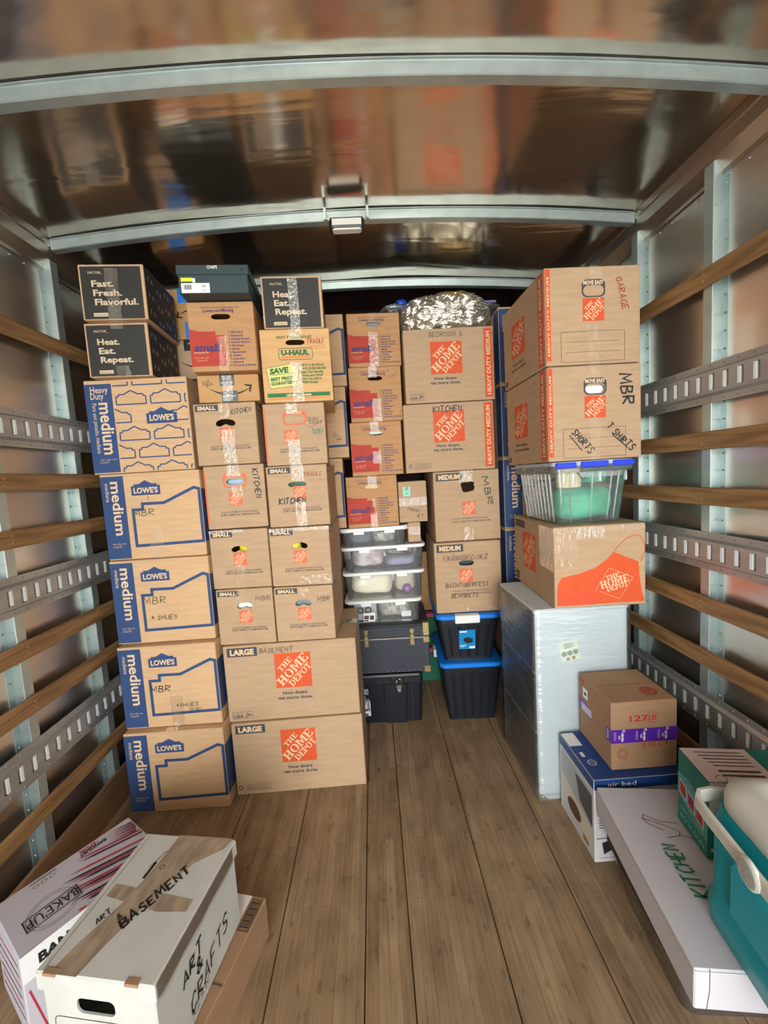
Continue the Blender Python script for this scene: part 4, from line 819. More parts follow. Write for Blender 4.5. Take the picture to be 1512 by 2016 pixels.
for xx, z0, z1 in ((TW/2, TH*.74, TH), (TW/2, TH*.60, TH*.70), (TW/2, 0, .035), (-TW/2, TH*.74, TH), (-TW/2, 0, .035)):
    s = 1 if xx > 0 else -1; mb = MB(); a, b = sorted((xx-s*.034, xx+s*.003)); mb.cbox((a, -TD/2-.004, z0-.001), (b, -TD/2+.03, z1+.0012), BRASS, .003)
    mb.disc((xx-s*.012, -TD/2-.004, (z0+z1)/2), (0, -1, 0), .004, .003, BRASS, 8); mb.build('brass_corner', root)
for xw in (-.052, .205):
    xl = xw-(-.150)-TW/2; mb = MB()
    for dz, ww in ((TH*.86, .024), (TH*.80, .016), (TH*.745, .026), (TH*.66, .022), (TH*.60, .024)): mb.cbox((xl-ww/2, -TD/2-.007, dz-.011), (xl+ww/2, -TD/2+.002, dz+.011), BRASS, .002)
    mb.cbox((xl-.009, -TD/2-.0105, TH*.70), (xl+.009, -TD/2-.006, TH*.79), BRASS, .002)
    for dz in (TH*.87, TH*.59): mb.disc((xl, -TD/2-.007, dz), (0, -1, 0), .003, .002, INKG, 8)
    mb.build('brass_latch', root)
# tool chest under the trunk
CW, CD, CH = .402, .36, .2870
root = place('storage_chest', -.150, 2.218, 0, -1.8, CW, CD, 'black plastic chest with a chrome latch standing on the floor under the trunk', 'storage chest')
mb = MB(); mb.loft([rrect(CW-.03, CD-.03, .02, 0), rrect(CW-.012, CD-.012, .02, CH-.05)], BPLAST)
for xx in (-.02, .09, .135): mb.box((xx-.0015, -CD/2+.001, .01), (xx+.0015, -CD/2+.02, CH-.055), VINYL)
mb.loft([rrect(.12, .03, .006, .002, .04, -CD/2+.015), rrect(.135, .03, .006, CH-.055, .042, -CD/2+.012)], BPLAST); mb.build('chest_body', root)
mb = MB(); mb.loft([rrect(CW, CD, .022, CH-.05), rrect(CW, CD, .022, CH-.012), rrect(CW-.012, CD-.012, .02, CH-.0008)], BPLAST, smooth=False)
for a, b in ((-.19, -.095), (-.08, .02), (.09, .19)): mb.cbox((a, -CD/2-.006, CH-.048), (b, -CD/2+.01, CH-.014), BPLAST, .003)
mb.build('lid', root)
mb = MB(); xl = .115+.150-CW/2; mb.cbox((xl-.014, -CD/2-.008, CH-.092), (xl+.014, -CD/2+.012, CH-.06), CHROME, .003); mb.cbox((xl-.017, -CD/2-.011, CH-.073), (xl+.017, -CD/2-.006, CH-.061), CHROME, .002)
mb.tube([(xl-.013, -CD/2-.008, CH-.064), (xl-.013, -CD/2-.010, CH-.03), (xl-.008, -CD/2-.01, CH-.022), (xl+.008, -CD/2-.01, CH-.022), (xl+.013, -CD/2-.010, CH-.03), (xl+.013, -CD/2-.008, CH-.064)], .0022, CHROME); mb.cbox((xl-.01, -CD/2-.01, CH-.103), (xl+.01, -CD/2-.004, CH-.09), CHROME, .003)
mb.build('chrome_latch', root)
o = MB(); f = Face(o, (-CW/2+.052, -CD/2-.0015, .0), (1,0,0), (0,0,1), (0,-1,0), .09, .24); f.rect(0, .12, .42, .255, mat('label_grey', (150, 156, 166), .5), 0); f.hand('EX', .24, .19, .018, MARK, lay=1, th=.002)
f.rect(0, .42, .5, .78, WHITE, 0); f.rect(.1, .30, .25, .5, CL5, 1); f.rect(.3, .36, .45, .66, CL5, 2); f.rect(.05, .60, .47, .66, INKG, 2); f.rect(.03, .72, .35, .77, NAVY, 2); o.build('paper_labels', root, recalc=False)
# green striped boxes at the back
GRN = mat('striped_green', (20, 104, 78), .6); MAR = mat('striped_maroon', (112, 26, 40), .6); PNK = mat('striped_pink', (206, 96, 110), .6)
for z0, lb in ((0, 'green box with pink and maroon rim standing on the floor behind the trunk'), (.243, 'green box with pink and maroon rim stacked on the other, behind the trunk')):
    root = place('green_storage_box', .20, 2.66, z0, 0, .40, .3, lb, 'storage box', 'green boxes behind the trunk')
    mb = MB(); mb.cbox((-.2, -.15, 0), (.2, .15, .196), GRN, .004); mb.build('box_base', root); mb = MB(); mb.cbox((-.203, -.153, .197), (.203, .153, .226), PNK, .003); mb.cbox((-.204, -.154, .2265), (.204, .154, .2415), MAR, .003); mb.build('rim', root)
carton(.19, 2.67, .487, 0, .42, .28, .40, K_AM, 'amber box in the gap right of the clear bins, on the green boxes', None)
# totes
def tote(x, y, z, yaw, w, d, h, label, latch):
    root = place('black_tote', x, y, z, yaw, w, d, label, 'storage tote', 'black totes with blue lids'); t = .06
    mb = MB(); mb.loft([rrect(w-.03-t, d-.03-t, .02, .0), rrect(w-.034-t*.95, d-.034-t*.95, .022, .006), rrect(w-.022, d-.022, .024, h-.06), rrect(w-.022, d-.022, .024, h-.026)], BPLAST)
    for k in range(5):
        xx = (-.5+(k+.5)/5)*(w-.10); mb.loft([rrect(.012, .02, .003, .02, xx*.9, -(d-.03-t)/2+.004), rrect(.014, .02, .003, h-.07, xx*1.05, -(d-.022)/2+.006)], BPLAST, smooth=False)
    mb.build('tote_body', root)
    mb = MB(); mb.loft([rrect(w-.004, d-.004, .035, h-.026), rrect(w, d, .038, h-.022), rrect(w, d, .038, h-.006), rrect(w-.012, d-.012, .033, h-.0015)], BLUELID, smooth=False); mb.build('blue_lid', root)
    mb = MB()
    if latch == 'front': mb.cbox((-.075, -d/2-.012, h-.045), (.06, -d/2+.03, h+.000), WPLAST, .004)
    else: mb.cbox((-w/2-.014, -.03, h-.05), (-w/2+.01, .05, h-.004), WPLAST, .004)
    mb.build('white_latch', root); return root
tote(.345, 2.160, 0, -2.5, .350, .46, .350, 'lower black tote with blue lid standing on the floor', 'side')
t2 = tote(.337, 2.165, .3505, -2.5, .354, .46, .272, 'upper black tote with blue lid and bright blue sticker', 'front')
o = MB(); yy = -.46/2+.0225; f = Face(o, (-.055, yy, .07), Vector((1,0,0)), Vector((0,-.12,1)).normalized(), (0,-1,0), .09, .115); f.rect(0, 0, 1, 1, mat('sticker_blue', (8, 128, 190), .4), 0); f.rect(.05, .06, .5, .13, WHITE, 1); f.poly([(.3, .42), (.62, .38), (.85, .5), (.82, .66), (.5, .72), (.28, .58)], INK, 1); f.rect(.62, .86, .97, .98, WHITE, 1); f.rect(.06, .78, .45, .81, WHITE, 1); f.rect(.06, .85, .35, .88, WHITE, 1); o.build('blue_sticker', t2, recalc=False)
# ------------------------------------------------------------------ crumpled silver bag
FOIL = mat('silver_foil', (232, 228, 212), .3, metal=.9, bump=1.0, bscale=(26, 26, 60), bdist=.02)
root = empty('silver_foil_bag', (.47, 2.40, 2.1485), 0, 'crumpled silver foil packed in clear plastic, on the BEDROOM 3 box', 'foil bag')
crumple(.47, .36, .19, .026, FOIL, 4, 17, 56, 3.0, True).build('foil_body', root).location = (.02, 0, 0)
mb = crumple(.27, .24, .055, .016, mat('foil_gold', (200, 176, 120), .3, metal=.8, bump=1.0, bscale=(40, 40, 40), bdist=.01), 8, 18, 14, 3, True); o = mb.build('golden_top_wrinkle', root); o.location = (.07, .0, .165)
mb = crumple(.17, .16, .05, .012, CLEARP, 11, 16, 14, 2.5); o = mb.build('clear_plastic_end', root); o.location = (-.25, -.03, .135)
mb = crumple(.16, .2, .05, .012, CLEARP, 12, 16, 14, 2.5); o = mb.build('clear_plastic_end', root); o.location = (.26, .0, .125)
mb = crumple(.06, .08, .035, .006, mat('bag_blue', (20, 60, 170), .3), 13, 20, 10, 3); o = mb.build('blue_label', root); o.location = (-.215, -.06, .165)
mb = MB(); mb.box((.19, -.10, .158), (.30, -.09, .168), mat('zip_violet', (118, 104, 150), .4)); mb.build('zip_strip', root)
# ------------------------------------------------------------------ white drawer tower
HW, HD, HH = .385, .415, .8305
root = place('drawer_tower', .656, 1.587, 0, 1.2, HW, HD, 'tall white plastic drawer tower wrapped in clear film, on the floor at the right', 'drawer tower')
WD = mat('drawer_white', (194, 203, 206), .4, bump=.4, bscale=(30, 30, 90), bdist=.002)
mb = MB(); t = .016
mb.loft([rrect(HW-.04, HD-.02, .02, .001, .012), rrect(HW-.02, HD-.01, .022, .02, .008), rrect(HW-.008, HD, .016, .03, .004)], WD)
mb.cbox((-HW/2, -HD/2, .03), (HW/2, -HD/2+t, HH-.015), WD, .005); mb.cbox((-HW/2, HD/2-t, .03), (HW/2, HD/2, HH-.015), WD, .005); mb.cbox((HW/2-t, -HD/2+t, .03), (HW/2, HD/2-t, HH-.015), WD, .003)
for k in (1, 2): mb.box((-HW/2+.004, -HD/2+t, .03+k*.262-.01), (HW/2-t, HD/2-t, .03+k*.262+.01), WD)
mb.build('frame', root)
mb = MB(); mb.cbox((-HW/2-.006, -HD/2-.006, HH-.02), (HW/2+.006, HD/2+.006, HH), WD, .006)
mb.build('top_panel', root)
for k in range(3):
    z0 = .032+k*.262; z1 = z0+.24
    mb = MB(); mb.cbox((-HW/2-.002, -HD/2+t+.004, z0+.01), (-HW/2+.004, HD/2-t-.004, z1), CLEARG, .001); mb.box((-HW/2+.004, -HD/2+t+.004, z0+.01), (HW/2-.04, HD/2-t-.004, z0+.014), CLEARG)
    dr = mb.build('drawer', root)
o = MB(); f = Face(o, (-HW/2, -HD/2, 0), (1,0,0), (0,0,1), (0,-1,0), HW, HH); fr = Face(o, (-.085, -HD/2-.0005, .60), Vector((1,0,.17)).normalized(), Vector((-.17,0,1)).normalized(), (0,-1,0), .08, .085)
fr.rect(0, 0, 1, 1, mat('sticker_pale', (214, 222, 206), .4), 0)
for k in range(3): fr.ring(.2+.3*k, .6, .009, .003, GREEN, 1, 12); fr.rect(.15+.3*k, .55, .25+.3*k, .65, GREEN, 1)
for k in range(2): fr.ellipse(.35+.3*k, .88, .1, .09, K_DK, 1)
for k in range(3): fr.rect(.25, .1+.1*k, .75, .13+.1*k, INKG, 1)
o.build('round_symbol_sticker', root, recalc=False)
mb = MB(); rings = []
for i in range(13):
    z = .012+(HH-.02)*i/12; rg = []
    for p in rrect(HW+.016, HD+.016, .02, z, n=4):
        rg.append(p)
    rings.append(rg)
# finer film with wrinkles
rings = []; nz_ = 60
for i in range(nz_+1):
    z = .012+(HH-.016)*i/nz_; base = []; P = [(-HW/2-.008, -HD/2-.008), (HW/2+.008, -HD/2-.008), (HW/2+.008, HD/2+.008), (-HW/2-.008, HD/2+.008)]
    for a, b in zip(P, P[1:]+P[:1]):
        for k in range(14):
            x = a[0]+(b[0]-a[0])*k/14; y = a[1]+(b[1]-a[1])*k/14; q = .0045*noise.noise(Vector((x*6, y*6, z*34+x*9))); base.append(Vector((x+(q if a[0] == b[0] else 0), y+(q if a[1] == b[1] else 0), z)))
    rings.append(base)
mb = MB(); mb.loft(rings, WRAP, cap0=False, cap1=False); mb.build('stretch_film', root, recalc=False)
for k, (M_, lb) in enumerate(((mat('clothes_dusk', (58, 50, 62), .8), 'dark clothes in the bottom drawer of the white tower'), (mat('clothes_navy', (44, 52, 92), .8), 'navy clothes in the middle drawer of the white tower'), (mat('clothes_plum', (78, 66, 84), .8), 'plum clothes in the top drawer of the white tower'))):
    lump(.832, 1.80, .032+k*.262+.016, .29, .34, .15 if k == 2 else .17, .008, M_, 31+k, lb, 'folded_clothes', 'clothes', grp='clothes inside the drawer tower', n=14)
# ------------------------------------------------------------------ clear latching bin of the right stack
BW, BD, BH = .335, .43, .252
root = place('latching_bin', .751, 1.600, 1.1635, 1.0, BW, BD, 'large clear bin with blue latches and green bubble wrap inside, in the right stack', 'storage bin')
mb = MB(); mb.loft([rrect(BW-.075, BD-.08, .02, 0), rrect(BW-.03, BD-.035, .024, BH-.03)], CLEARG, cap1=False);
for k in range(9):
    yy = (-.5+(k+.5)/9)*(BD-.1); mb.loft([rrect(.010, .009, .003, .004, -(BW-.075)/2-.002, yy*.92), rrect(.010, .009, .003, BH-.045, -(BW-.03)/2-.002, yy)], CLEARG)
for xx in (-.095, .0, .08, .11): mb.loft([rrect(.004, .006, .0015, .004, xx*.85, -(BD-.08)/2-.001), rrect(.004, .006, .0015, BH-.045, xx, -(BD-.035)/2-.001)], CLEARG)
mb.build('bin_body', root)
mb = MB(); mb.loft([rrect(BW-.012, BD-.016, .026, BH-.048), rrect(BW, BD, .03, BH-.044), rrect(BW, BD, .03, BH-.018)], CLEARG, cap0=False, cap1=False)
mb.loft([rrect(.17, .02, .008, BH-.066, .03, -BD/2+.004), rrect(.2, .02, .009, BH-.044, .03, -BD/2+.006)], CLEARG)
for xx in (-.125, -.085, .02, .125): mb.box((xx-.005, -BD/2-.001, BH-.085), (xx+.005, -BD/2+.008, BH-.044), CLEARG)
mb.build('rim', root)
mb = MB(); mb.loft([rrect(BW-.01, BD-.01, .028, BH-.017), rrect(BW-.006, BD-.006, .028, BH-.0015)], mat('lid_frost', (170, 184, 196), .4), smooth=False); mb.build('lid', root)
LB = mat('latch_blue', (40, 66, 226), .4)
for a, b in ((-.155, -.075), (-.055, .055), (.075, .16)): mb = MB(); mb.cbox((a, -BD/2-.006, BH-.026), (b, -BD/2+.012, BH-.004), LB, .003); mb.build('blue_latch', root)
GB = mat('green_bubble_wrap', (70, 184, 146), .25, bump=1.0, bscale=(130, 130, 130), bdist=.004, noise_amt=.3, nscale=(10, 10, 10))
lump(.922, 1.80, 1.170, .235, .30, .138, .010, GB, 41, 'large green bubble wrapped bundle at the bottom of the blue-latched bin', 'bubble_wrapped_bundle', 'wrapped bundle', grp='green bubble wrap in the latching bin')
lump(1.0, 1.80, 1.312, .09, .16, .065, .010, GB, 43, 'small green bubble wrapped piece upper right in the blue-latched bin', 'bubble_wrapped_bundle', 'wrapped bundle', grp='green bubble wrap in the latching bin')
r_ = empty('paper_tube', (.885, 1.755, 1.306), 0, 'cream paper roll standing on the green bubble wrap in the blue-latched bin', 'paper roll'); mb = MB(); mb.disc((0, 0, 0), (0, 0, 1), .05, .08, mat('paper_cream', (226, 208, 164), .7), 20); mb.build('roll', r_)
# ================================================================== RIGHT FOREGROUND
def jbox(F):
    f = F['F']; f.rect(0.005, .005, .995, .12, BLUEP); f.text('air bed', .3, .06, .016, WHITE, width=.1)
    for k in range(4): f.rect(.05, .48+.03*k, .3-.03*k, .49+.03*k, INKG)
    f.rect(.035, .40, .06, .43, INK); f.poly([(.08, .76), (.14, .74), (.17, .80), (.30, .79), (.32, .84), (.17, .86), (.10, .90)], INK); f.rect(.02, .70, .4, .71, INKG); f.rect(.05, .94, .3, .945, INKG)
    g = F['L']; g.rect(.005, .005, .995, .12, BLUEP)
    g.poly([(.06, .16), (.95, .2), (.95, .62), (.5, .56), (.06, .46)], mat('photo_grey', (168, 170, 172), .5)); g.poly([(.5, .22), (.95, .22), (.95, .6), (.62, .5)], mat('photo_dark', (78, 80, 84), .5), 2); g.poly([(.06, .5), (.95, .66), (.95, .9), (.06, .72)], mat('photo_cream', (208, 196, 180), .5))
    g.ellipse(.45, .74, .2, .1, mat('photo_brown', (92, 66, 44), .5), 2); g.rect(.7, .86, .85, .93, K_DK, 2)
    t = F['T']; t.rect(.005, .005, .995, .995, BLUEP); t.rect(.05, .62, .25, .99, WHITE, 2) if False else None; t.rect(.01, .02, .16, .32, WHITE, 2); t.ring(.12, .68, .014, .003, WHITE, 2); t.line([(.1, .66), (.14, .70)], .003, WHITE, 2); t.rect(.06, .46, .1, .56, WHITE, 2)
carton(.737, 1.308, 0, 0, .33, .262, .3115, mat('box_white_gloss', (196, 194, 194), .45), 'white and navy air bed box on the floor beside the drawer tower', jbox, seam=False)
def target(F):
    f = F['F']; f.text('127', .42, .245, .021, RED, width=.085*.8, bold=.03); f.text('18', .62, .245, .019, RED, width=.027, bold=.03); f.ring(.62, .245, .020, .0016, RED)
    f.rect(.0, .40, 1, .60, VIOLET, 1)
    for k in range(3): 
        f.text('circle', .17+.33*k, .51, .0095, WHITE, rot=-90, width=.032, bold=.04, lay=3); f.ring(.185+.33*k, .42, .004, .0018, WHITE, 3, 12); f.text('360', .12+.33*k, .51, .008, WHITE, rot=-90, width=.014, lay=3)
        for j in range(2): f.rect(.04+.33*k+.02*j, .43, .045+.33*k+.02*j, .56, PINKW, 3)
    f.ring(.52, .64, .017, .0016, RED, 2); f.text('127', .72, .635, .018, RED, rot=180, width=.06); f.text('18', .52, .64, .016, RED, rot=180, width=.022); f.ring(.17, .76, .018, .003, INKR); f.ring(.17, .76, .010, .002, INKR)
    g = F['L']; g.rect(.86, .40, 1, .60, VIOLET); g.text('circle', .92, .49, .009, WHITE, rot=-90, width=.035, bold=.04, lay=3); g.poly([(.03, .38), (.30, .40), (.42, .52), (.42, .60), (.03, .55)], VIOLET, 1); g.rect(.08, .44, .42, .56, mat('label_lilac', (190, 176, 206), .4), 2)
    g.poly([(.14, .17), (.3, .17), (.3, .33), (.14, .33)], WHITE, 2); g.rect(.18, .23, .26, .28, INKG, 3); g.rect(.07, .06, .10, .14, RED); g.rect(.13, .06, .16, .14, RED); g.rect(.05, .05, .2, .07, RED)
    t = F['T']; t.ring(.735, .73, .024, .0085, RED); t.ellipse(.735, .73, .011/.235, .011/.205, RED, 2)
carton(.822, 1.345, .3125, -.4, .236, .226, .252, K_DK, 'tan box with red bullseye and purple tape, on the navy air bed box', target)
# black-lidded clear bin
root = place('low_clear_bin', .695, .86, 0, -6, .40, .40, 'low clear bin with black lid on the floor under the long white box', 'storage bin')
mb = MB(); mb.loft([rrect(.31, .31, .03, .0), rrect(.375, .375, .035, .165)], clear_mat('smoky_bin_plastic', (150, 140, 140), .22, rough=.15, bump=.1, gloss=.04), cap1=False); mb.build('bin_body', root)
mb = MB(); mb.loft([rrect(.39, .39, .04, .158), rrect(.40, .40, .042, .166), rrect(.40, .40, .042, .188), rrect(.385, .385, .036, .1985)], BPLAST, smooth=False); mb.build('black_lid', root)
lump(.905, 1.045, .006, .27, .27, .13, .01, mat('cloth_dark', (54, 46, 58), .9), 51, 'dark cloth inside the low clear bin under the long white box', 'folded_cloth', 'cloth', n=14)  # plain dark purplish cloth colour
# long white box
def kbox(F):
    t = F['T']; t.hand('KITCHEN', .27, .56, .040, MARKGR, rot=92, th=.004, width=.145, slant=.1)
    def scr(pts): t.line([(u, v) for u, v in pts], .0022, MARKR, 3)
    scr([(.255, .26), (.20, .25), (.225, .22), (.31, .265), (.42, .275)]); scr([(.205, .25), (.22, .285), (.30, .325)]); scr([(.26, .265), (.34, .30), (.40, .335), (.38, .36), (.29, .375), (.40, .358), (.45, .375), (.475, .41), (.46, .44), (.52, .42), (.58, .43), (.5, .435)]); scr([(.46, .47), (.5, .46), (.6, .455)])
    f = F['F']; f.line([(.075, 0), (.075, .5), (.06, 1)], .0016, INKG); f.line([(0, .06), (1, .06)], .0012, CL5)
    g = F['L']; g.line([(0, .14), (1, .14)], .0015, CL5)
WB = mat('box_white', (196, 192, 198), .55)
carton(.669, .779, .1995, -7.7, .42, .520, .101, WB, 'long flat white box handwritten KITCHEN in green, under the teal cooler', kbox, seam=False)
def nbox(F):
    f = F['F']; f.rect(.005, .005, .995, .40, PINKW); f.rect(.005, .40, .995, .995, TEALP); f.rect(.3, .62, .995, .80, PINKW, 2); f.rect(.03, .85, .995, .90, PINKW, 2)
    for k in range(5): f.rect(.30+.05*(k % 2), .10+.045*k, .58-.04*(k % 3), .12+.045*k, INKG, 2)
    g = F['L']; g.rect(.005, .005, .995, .995, TEALP); g.poly([(.005, .32), (.4, .28), (.995, .42), (.995, .80), (.4, .72), (.005, .60)], mat('print_teal_light', (84, 158, 150), .5), 2)
    for k in range(3):
        u = .10+.28*k; g.poly([(u-.02, .38+.04*k), (u+.22, .42+.04*k), (u+.22, .62+.04*k), (u-.02, .58+.04*k)], WHITE, 3); g.poly([(u, .40+.04*k), (u+.2, .435+.04*k), (u+.2, .60+.04*k), (u, .565+.04*k)], (RED, mat('photo_maroon', (140, 34, 50), .5), RED)[k], 4)
    g.text('NOSTALGIA', .5, .885, .019, AQUA, rot=180, width=.115, bold=.0, lay=4); g.text('popcorn maker', .5, .79, .008, AQUA, rot=180, width=.09, lay=4) if False else None
    for k in range(2): g.rect(.12, .745+.035*k, .85, .755+.035*k, AQUA, 4)
    t = F['T']; t.rect(.005, .005, .70, .995, PINKW); t.rect(.70, .005, .995, .995, TEALP)
    for k in range(5): t.rect(.12+.02*k, .12+.1*k, .62, .15+.1*k, INKG, 2)
    t.rect(.2, .66, .62, .72, INKG, 2); t.rect(.2, .78, .62, .84, INKG, 2); t.ring(.16, .9, .012, .0018, INKG, 2); t.ring(.4, .9, .012, .0018, INKG, 2)
carton(.893, 1.012, .3015, -9, .255, .140, .227, TEALP, 'teal appliance box with three small food pictures standing on the long white box', nbox, seam=False)
# ------------------------------------------------------------------ cooler
root = empty('cooler', (.921, .655, .3015), R(-8), 'teal cooler with white lid and carrying handle, on the long white box', 'cooler')
cw, cd = .345, .47
mb = MB(); mb.loft([rrect(cw-.02, cd-.02, .05, 0, n=8), rrect(cw, cd, .06, .01, n=8), rrect(cw+.004, cd+.004, .062, .06, n=8), rrect(cw-.012, cd-.012, .058, .075, n=8), rrect(cw-.012, cd-.012, .06, .26, n=8), rrect(cw-.02, cd-.004, .066, .275, .004, n=8), rrect(cw-.026, cd-.01, .066, .291, .006, n=8)], TEALB, smooth=True)
sunk = MB(); 
mb.cbox((-cw/2-.004, -.13, .09), (-cw/2+.02, .13, .225), mat('teal_bright', (0, 156, 176), .3), .012); mb.build('cooler_body', root)
mb = MB(); mb.loft([rrect(cw-.035, cd-.02, .066, .291, .006, n=10), rrect(cw-.025, cd-.008, .074, .296, .008, n=10), rrect(cw-.025, cd-.008, .074, .322, .008, n=10), rrect(cw-.033, cd-.016, .07, .334, .008, n=10), rrect(cw-.045, cd-.03, .062, .342, .008, n=10), rrect(cw-.08, cd-.07, .05, .356, .008, n=10), rrect(cw-.12, cd-.11, .05, .360, .008, n=10), rrect(cw-.15, cd-.14, .04, .354, .008, n=10)], LIDW); mb.build('white_lid', root)
hb = []; Z = .278; X0 = -cw/2-.014; Y = cd/2+.012
path = [(.03, -Y, Z-.02), (-.06, -Y, Z-.008), (X0+.05, -Y, Z), (X0+.018, -Y+.008, Z), (X0+.003, -Y+.028, Z), (X0, -Y+.06, Z), (X0-.002, 0, Z-.002), (X0, Y-.06, Z), (X0+.003, Y-.028, Z), (X0+.018, Y-.008, Z), (X0+.05, Y, Z), (-.06, Y, Z-.008), (.03, Y, Z-.02)]
rings = []
for i, p in enumerate(path):
    a = Vector(path[max(i-1, 0)]); b = Vector(path[min(i+1, len(path)-1)]); t = (b-a).normalized(); nrm = t.cross(Vector((0, 0, 1))).normalized(); P_ = Vector(p); hh = .017; tt = .0055
    prof = [(-tt, -hh+.004), (-tt+.002, -hh), (tt-.002, -hh), (tt, -hh+.004), (tt, hh-.004), (tt-.002, hh), (-tt+.002, hh), (-tt, hh-.004)]
    rings.append([P_+nrm*x+Vector((0, 0, 1))*z for x, z in prof])
mb = MB(); mb.loft(rings, LIDW, smooth=False); hd = mb.build('handle', root)
mb = MB(); mb.disc((X0-.004, .045, Z-.004), (-1, 0, 0), .030, .008, LIDW, 28); mb.disc((X0-.0122, .045, Z-.004), (-1, 0, 0), .024, .0012, mat('badge_grey', (172, 172, 166), .4), 28)
f = Face(mb, (X0-.0146, .075, Z-.034), (0,-1,0), (0,0,1), (-1,0,0), .06, .06); f.ring(.5, .5, .017, .0015, LIDW); f.text('C', .38, .5, .014, LIDW, lay=1); f.text('1', .56, .42, .012, LIDW, lay=1); f.text('H', .62, .6, .009, LIDW, lay=1); mb.build('round_badge', hd)
# ================================================================== LEFT FOREGROUND
WBX = mat('box_white_striped', (190, 184, 192), .55)
CB = mat('stripe_red', (176, 46, 66), .55); CN = mat('stripe_navy', (30, 30, 58), .55)
def bq(F):
    t = F['T']; w, d = t.w, t.h
    U = lambda a, b: (a, 1-b)
    dv = Vector((.26, .509))
    for k in range(14):
        # stripes alternate navy and red; start points march across the panel
        a0 = -.02+.075*k; b0 = .985-.018*k
        sx, sy = (.20+.075*(k-3), .40-.0*k)
        s0 = Vector((.215+.062*k, .36+.035*(k % 3))) if k > 1 else Vector((.17+.06*k, .52))
        e = s0+dv*(1.05 if k < 8 else .9)
        # clip to panel
        tt = 1.0
        if e.x > .985: tt = min(tt, (.985-s0.x)/(e.x-s0.x))
        if e.y > .985: tt = min(tt, (.985-s0.y)/(e.y-s0.y))
        e = s0+(e-s0)*tt
        if tt < .08: continue
        q0, q1 = Vector((s0.x*w, s0.y*d)), Vector((e.x*w, e.y*d)); n = Vector((-(q1-q0).y, (q1-q0).x)).normalized()*.0036
        m1 = q0+(q1-q0)*.25
        t.mb.add([t.P(p.x, p.y, 1) for p in (q0, m1-n, q1-n*.9, q1+n*.9, m1+n)], [(0, 1, 2, 3, 4)], CN if k % 2 else CB)
    for k in range(8):
        s0 = Vector((.02+.045*k, .80+.0*k)) if False else Vector((.06+.03*k, .80-.008*k)); e = s0+dv*.42; tt = 1
        if e.y > .985: tt = (.985-s0.y)/(e.y-s0.y)
        e = s0+(e-s0)*tt
        q0, q1 = Vector((s0.x*w, s0.y*d)), Vector((e.x*w, e.y*d)); n = Vector((-(q1-q0).y, (q1-q0).x)).normalized()*.0030
        t.mb.add([t.P(p.x, p.y, 1) for p in (q0, q1-n, q1+n)], [(0, 1, 2)], CB if k % 2 else CN)
    t.text("BAKE'UP", *U(.655, .262), .034, INK, rot=-90, width=.118, bold=.0); a = U(.545, .09); b = U(.765, .435)
    t.line([(.56, 1-.09), (.56, 1-.435), (.75, 1-.435), (.75, 1-.09)], .003, INK, 2, close=True)
    t.ring(.655, 1-.262, .058, .0011, INKG, 1, 36); t.ring(.655, 1-.262, .050, .0011, INKG, 1, 36)
    t.text('BANQUET', *U(.145, .66), .014, CN, rot=-90, width=.075, bold=.03); t.text("D'OR", *U(.085, .63), .016, CB, rot=-90, width=.045, bold=.03)
    for k in range(3): t.ring(.145, 1-(.36-.055*k), .0065, .0014, INKG, 1, 12)
    t.rect(.06, 1-.40, .075, 1-.22, INKG, 1)
    f = F['F']; 
    for k in range(6): f.line([(.1, .25+.12*k), (.9, .15+.12*k)], .004, CN if k % 2 else CB)
    g = F['R']; g.rect(.0, .0, 1, .3, WHITE); g.text('BANQUET', .32, .14, .026, INK, width=.16, bold=.05)
    for k in range(8): g.line([(.03+.12*k, .40), (.10+.12*k, .95)], .004, CN if k % 2 else CB)
carton(-1.119, 1.093, .0, -36, .240, .362, .250, WBX, 'white box with red and navy diagonal stripes reading BAKE UP, against the left wall', bq, seam=False)
root = None
def brown(F):
    t = F['T']; t.line([(.86, .03), (.975, .03), (.975, .22), (.86, .22)], .002, INK, 1, close=True)
    for k in range(13): t.rect(.865, .045+.0125*k, .965, .045+.0125*k+(.004 if k % 3 else .008), INK, 1)
br = carton(-.734, .794, 0, -14, .262, .450, .130, K_DK, 'flat brown box on the floor under the white file box, with a barcode', brown, cat='cardboard box')
o = MB(); f = Face(o, (-.131, -.225, .1305), (1,0,0), (0,1,0), (0,0,1), .262, .45); f.rect(.50, .01, .83, .34, WHITE, 0); f.poly([(.74, .26), (.83, .26), (.80, .31), (.72, .31)], mat('label_yellow', (226, 214, 40)), 1)
o.build('paper_label', br, recalc=False)
# file box
FBW = mat('file_box_white', (196, 195, 188), .65, bump=.4, bscale=(14, 14, 14), bdist=.003, noise_amt=.08, nscale=(12, 12, 12)); STN = mat('old_tape_brown', (168, 148, 126), .35, noise_amt=.35, nscale=(40, 12, 40), bump=.6, bscale=(40, 20, 40), bdist=.002)
w, d = .285, .347
root = place('file_box', -.760, .816, .1315, -9.6, w, d, 'worn white file box handwritten BASEMENT with stained tape on its lid, left foreground', 'file box')
mb = MB(); bw, bd, bh = w-.014, d-.014, .243; F = faces_of(mb, bw, bd, bh); f = F['F']; cc = .003
hl = rr_uv(.30, .21, .64, .36, .014, bw, bh); outer = [(cc/bw, cc/bh), (1-cc/bw, cc/bh), (1-cc/bw, 1-cc/bh), (cc/bw, 1-cc/bh)]
mb.cbox((-bw/2, -bd/2, 0), (bw/2, bd/2, bh), FBW, .003, skip=((1, 0),)); allp = outer+hl
mb.add([f.P(a*bw, (1-b)*bh, 0) for a, b in allp], [tuple(t) for t in tessellate_polygon([[Vector((a, b, 0)) for a, b in outer], [Vector((a, b, 0)) for a, b in hl]])], FBW)
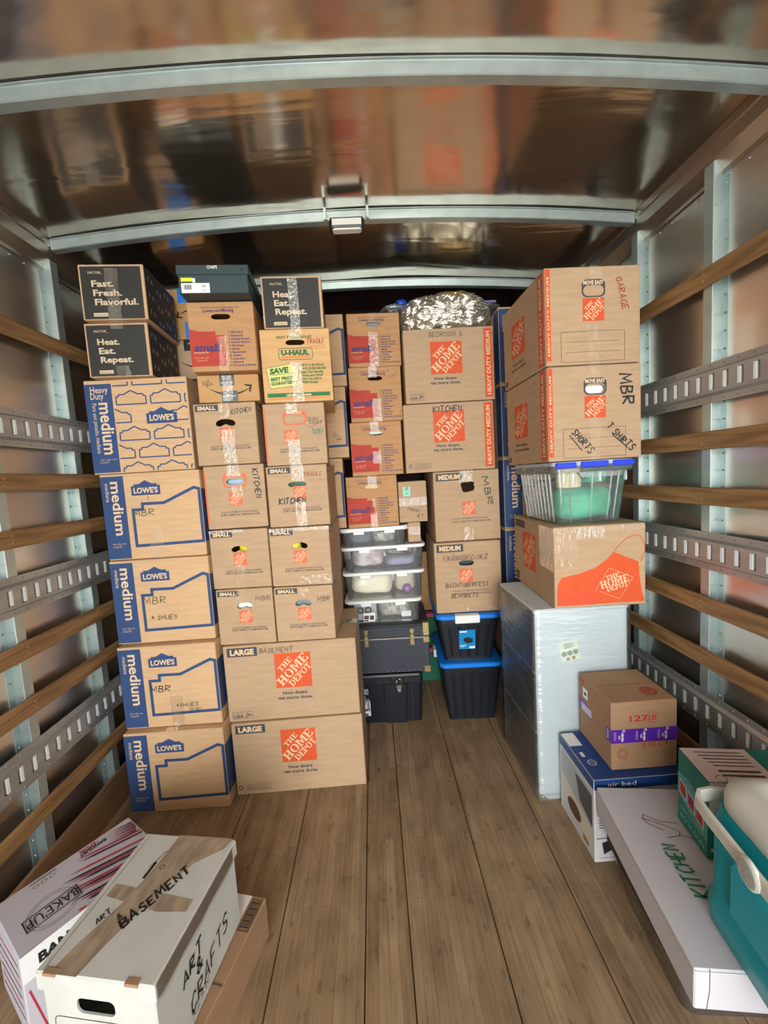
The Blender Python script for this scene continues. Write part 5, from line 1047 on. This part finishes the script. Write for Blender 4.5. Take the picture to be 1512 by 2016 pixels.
n = len(hl); mb.add([f.P(a*bw, (1-b)*bh, 0) for a, b in hl]+[f.P(a*bw, (1-b)*bh, -9) for a, b in hl], [(k, (k+1) % n, n+(k+1) % n, n+k) for k in range(n)], FBW)
f.line(rr_uv(.08, .42, .95, .98, .012, bw, bh), .002, INKG, 1, close=True); f.line([(.08, .62), (.95, .62)], .0016, INKG)
g = F['R']; g.hand('ART', .36, .40, .036, MARK, rot=8, th=.0035, width=.075, slant=.2); g.hand('&', .42, .56, .034, MARK, rot=8, th=.0035); g.hand('CRAFTS', .55, .72, .045, MARK, rot=10, th=.003, width=.17, slant=.25); g.hand('XZSW', .4, .88, .02, INKG, th=.0012, rot=10)
mb.build('box_base', root)
mb = MB(); lz = .207; LH = .252; mb.cbox((-w/2, -d/2, lz), (w/2, d/2, LH), FBW, .004)
F = faces_of(mb, w, d, LH); t = F['T']
t.hand('BASEMENT', .56, .49, .026, MARK, rot=62, th=.0036, width=.165, slant=.1); t.hand('ART', .215, .66, .016, MARK, rot=62, th=.0018, width=.032); t.hand('&', .36, .655, .014, MARK, rot=60, th=.0016)
t.line([(.325, .385), (.335, .25)], .008, MARK, 2); t.line([(.30, .30), (.335, .22), (.355, .16), (.38, .16)], .0015, MARK, 2); t.ring(.43, .285, .006, .002, INKG, 2); t.rect(.06, .02, .065, .98, INKG, 1)
f = F['F']; mb.build('lid', root)
for k, p in enumerate(([(.38, .0), (.76, .0), (.74, .16), (.60, .36), (.50, .60), (.40, .86), (.36, .998), (.12, .998), (.18, .82), (.30, .56), (.36, .30)], [(.70, 0), (.97, 0), (.93, .10), (.74, .22), (.55, .44), (.52, .40), (.66, .16)], [(.10, .44), (.92, .50), (.92, .58), (.66, .60), (.10, .53)])):
    o = MB(); tt = Face(o, (-w/2, -d/2, LH), (1,0,0), (0,1,0), (0,0,1), w, d); tt.poly(p, (STN, STN, STN)[k], .6+.4*k); o.build('stained_tape', root, recalc=False)
for uu in (.13, .82):
    mb = MB(); mb.cbox((-w/2+uu*w-.016, -d/2-.0015, LH-.006), (-w/2+uu*w+.016, -d/2+.012, LH+.0015), K_DK, .001); mb.build('corner_slot', root)
o = MB(); tt = Face(o, (w/2, -d/2, 0), (0,1,0), (0,0,1), (1,0,0), d, LH); n = 8
vs = []
for i in range(n+1):
    vs += [tt.P(tt.w*(.02+.9*i/n), LH-.052-.004*math.sin(i*2.1), 1.5), tt.P(tt.w*(.02+.9*i/n), LH-.001, 1.8)]
o.add(vs, [(2*i, 2*i+2, 2*i+3, 2*i+1) for i in range(n)], TAPE, True); o.build('clear_edge_tape', root, recalc=False)
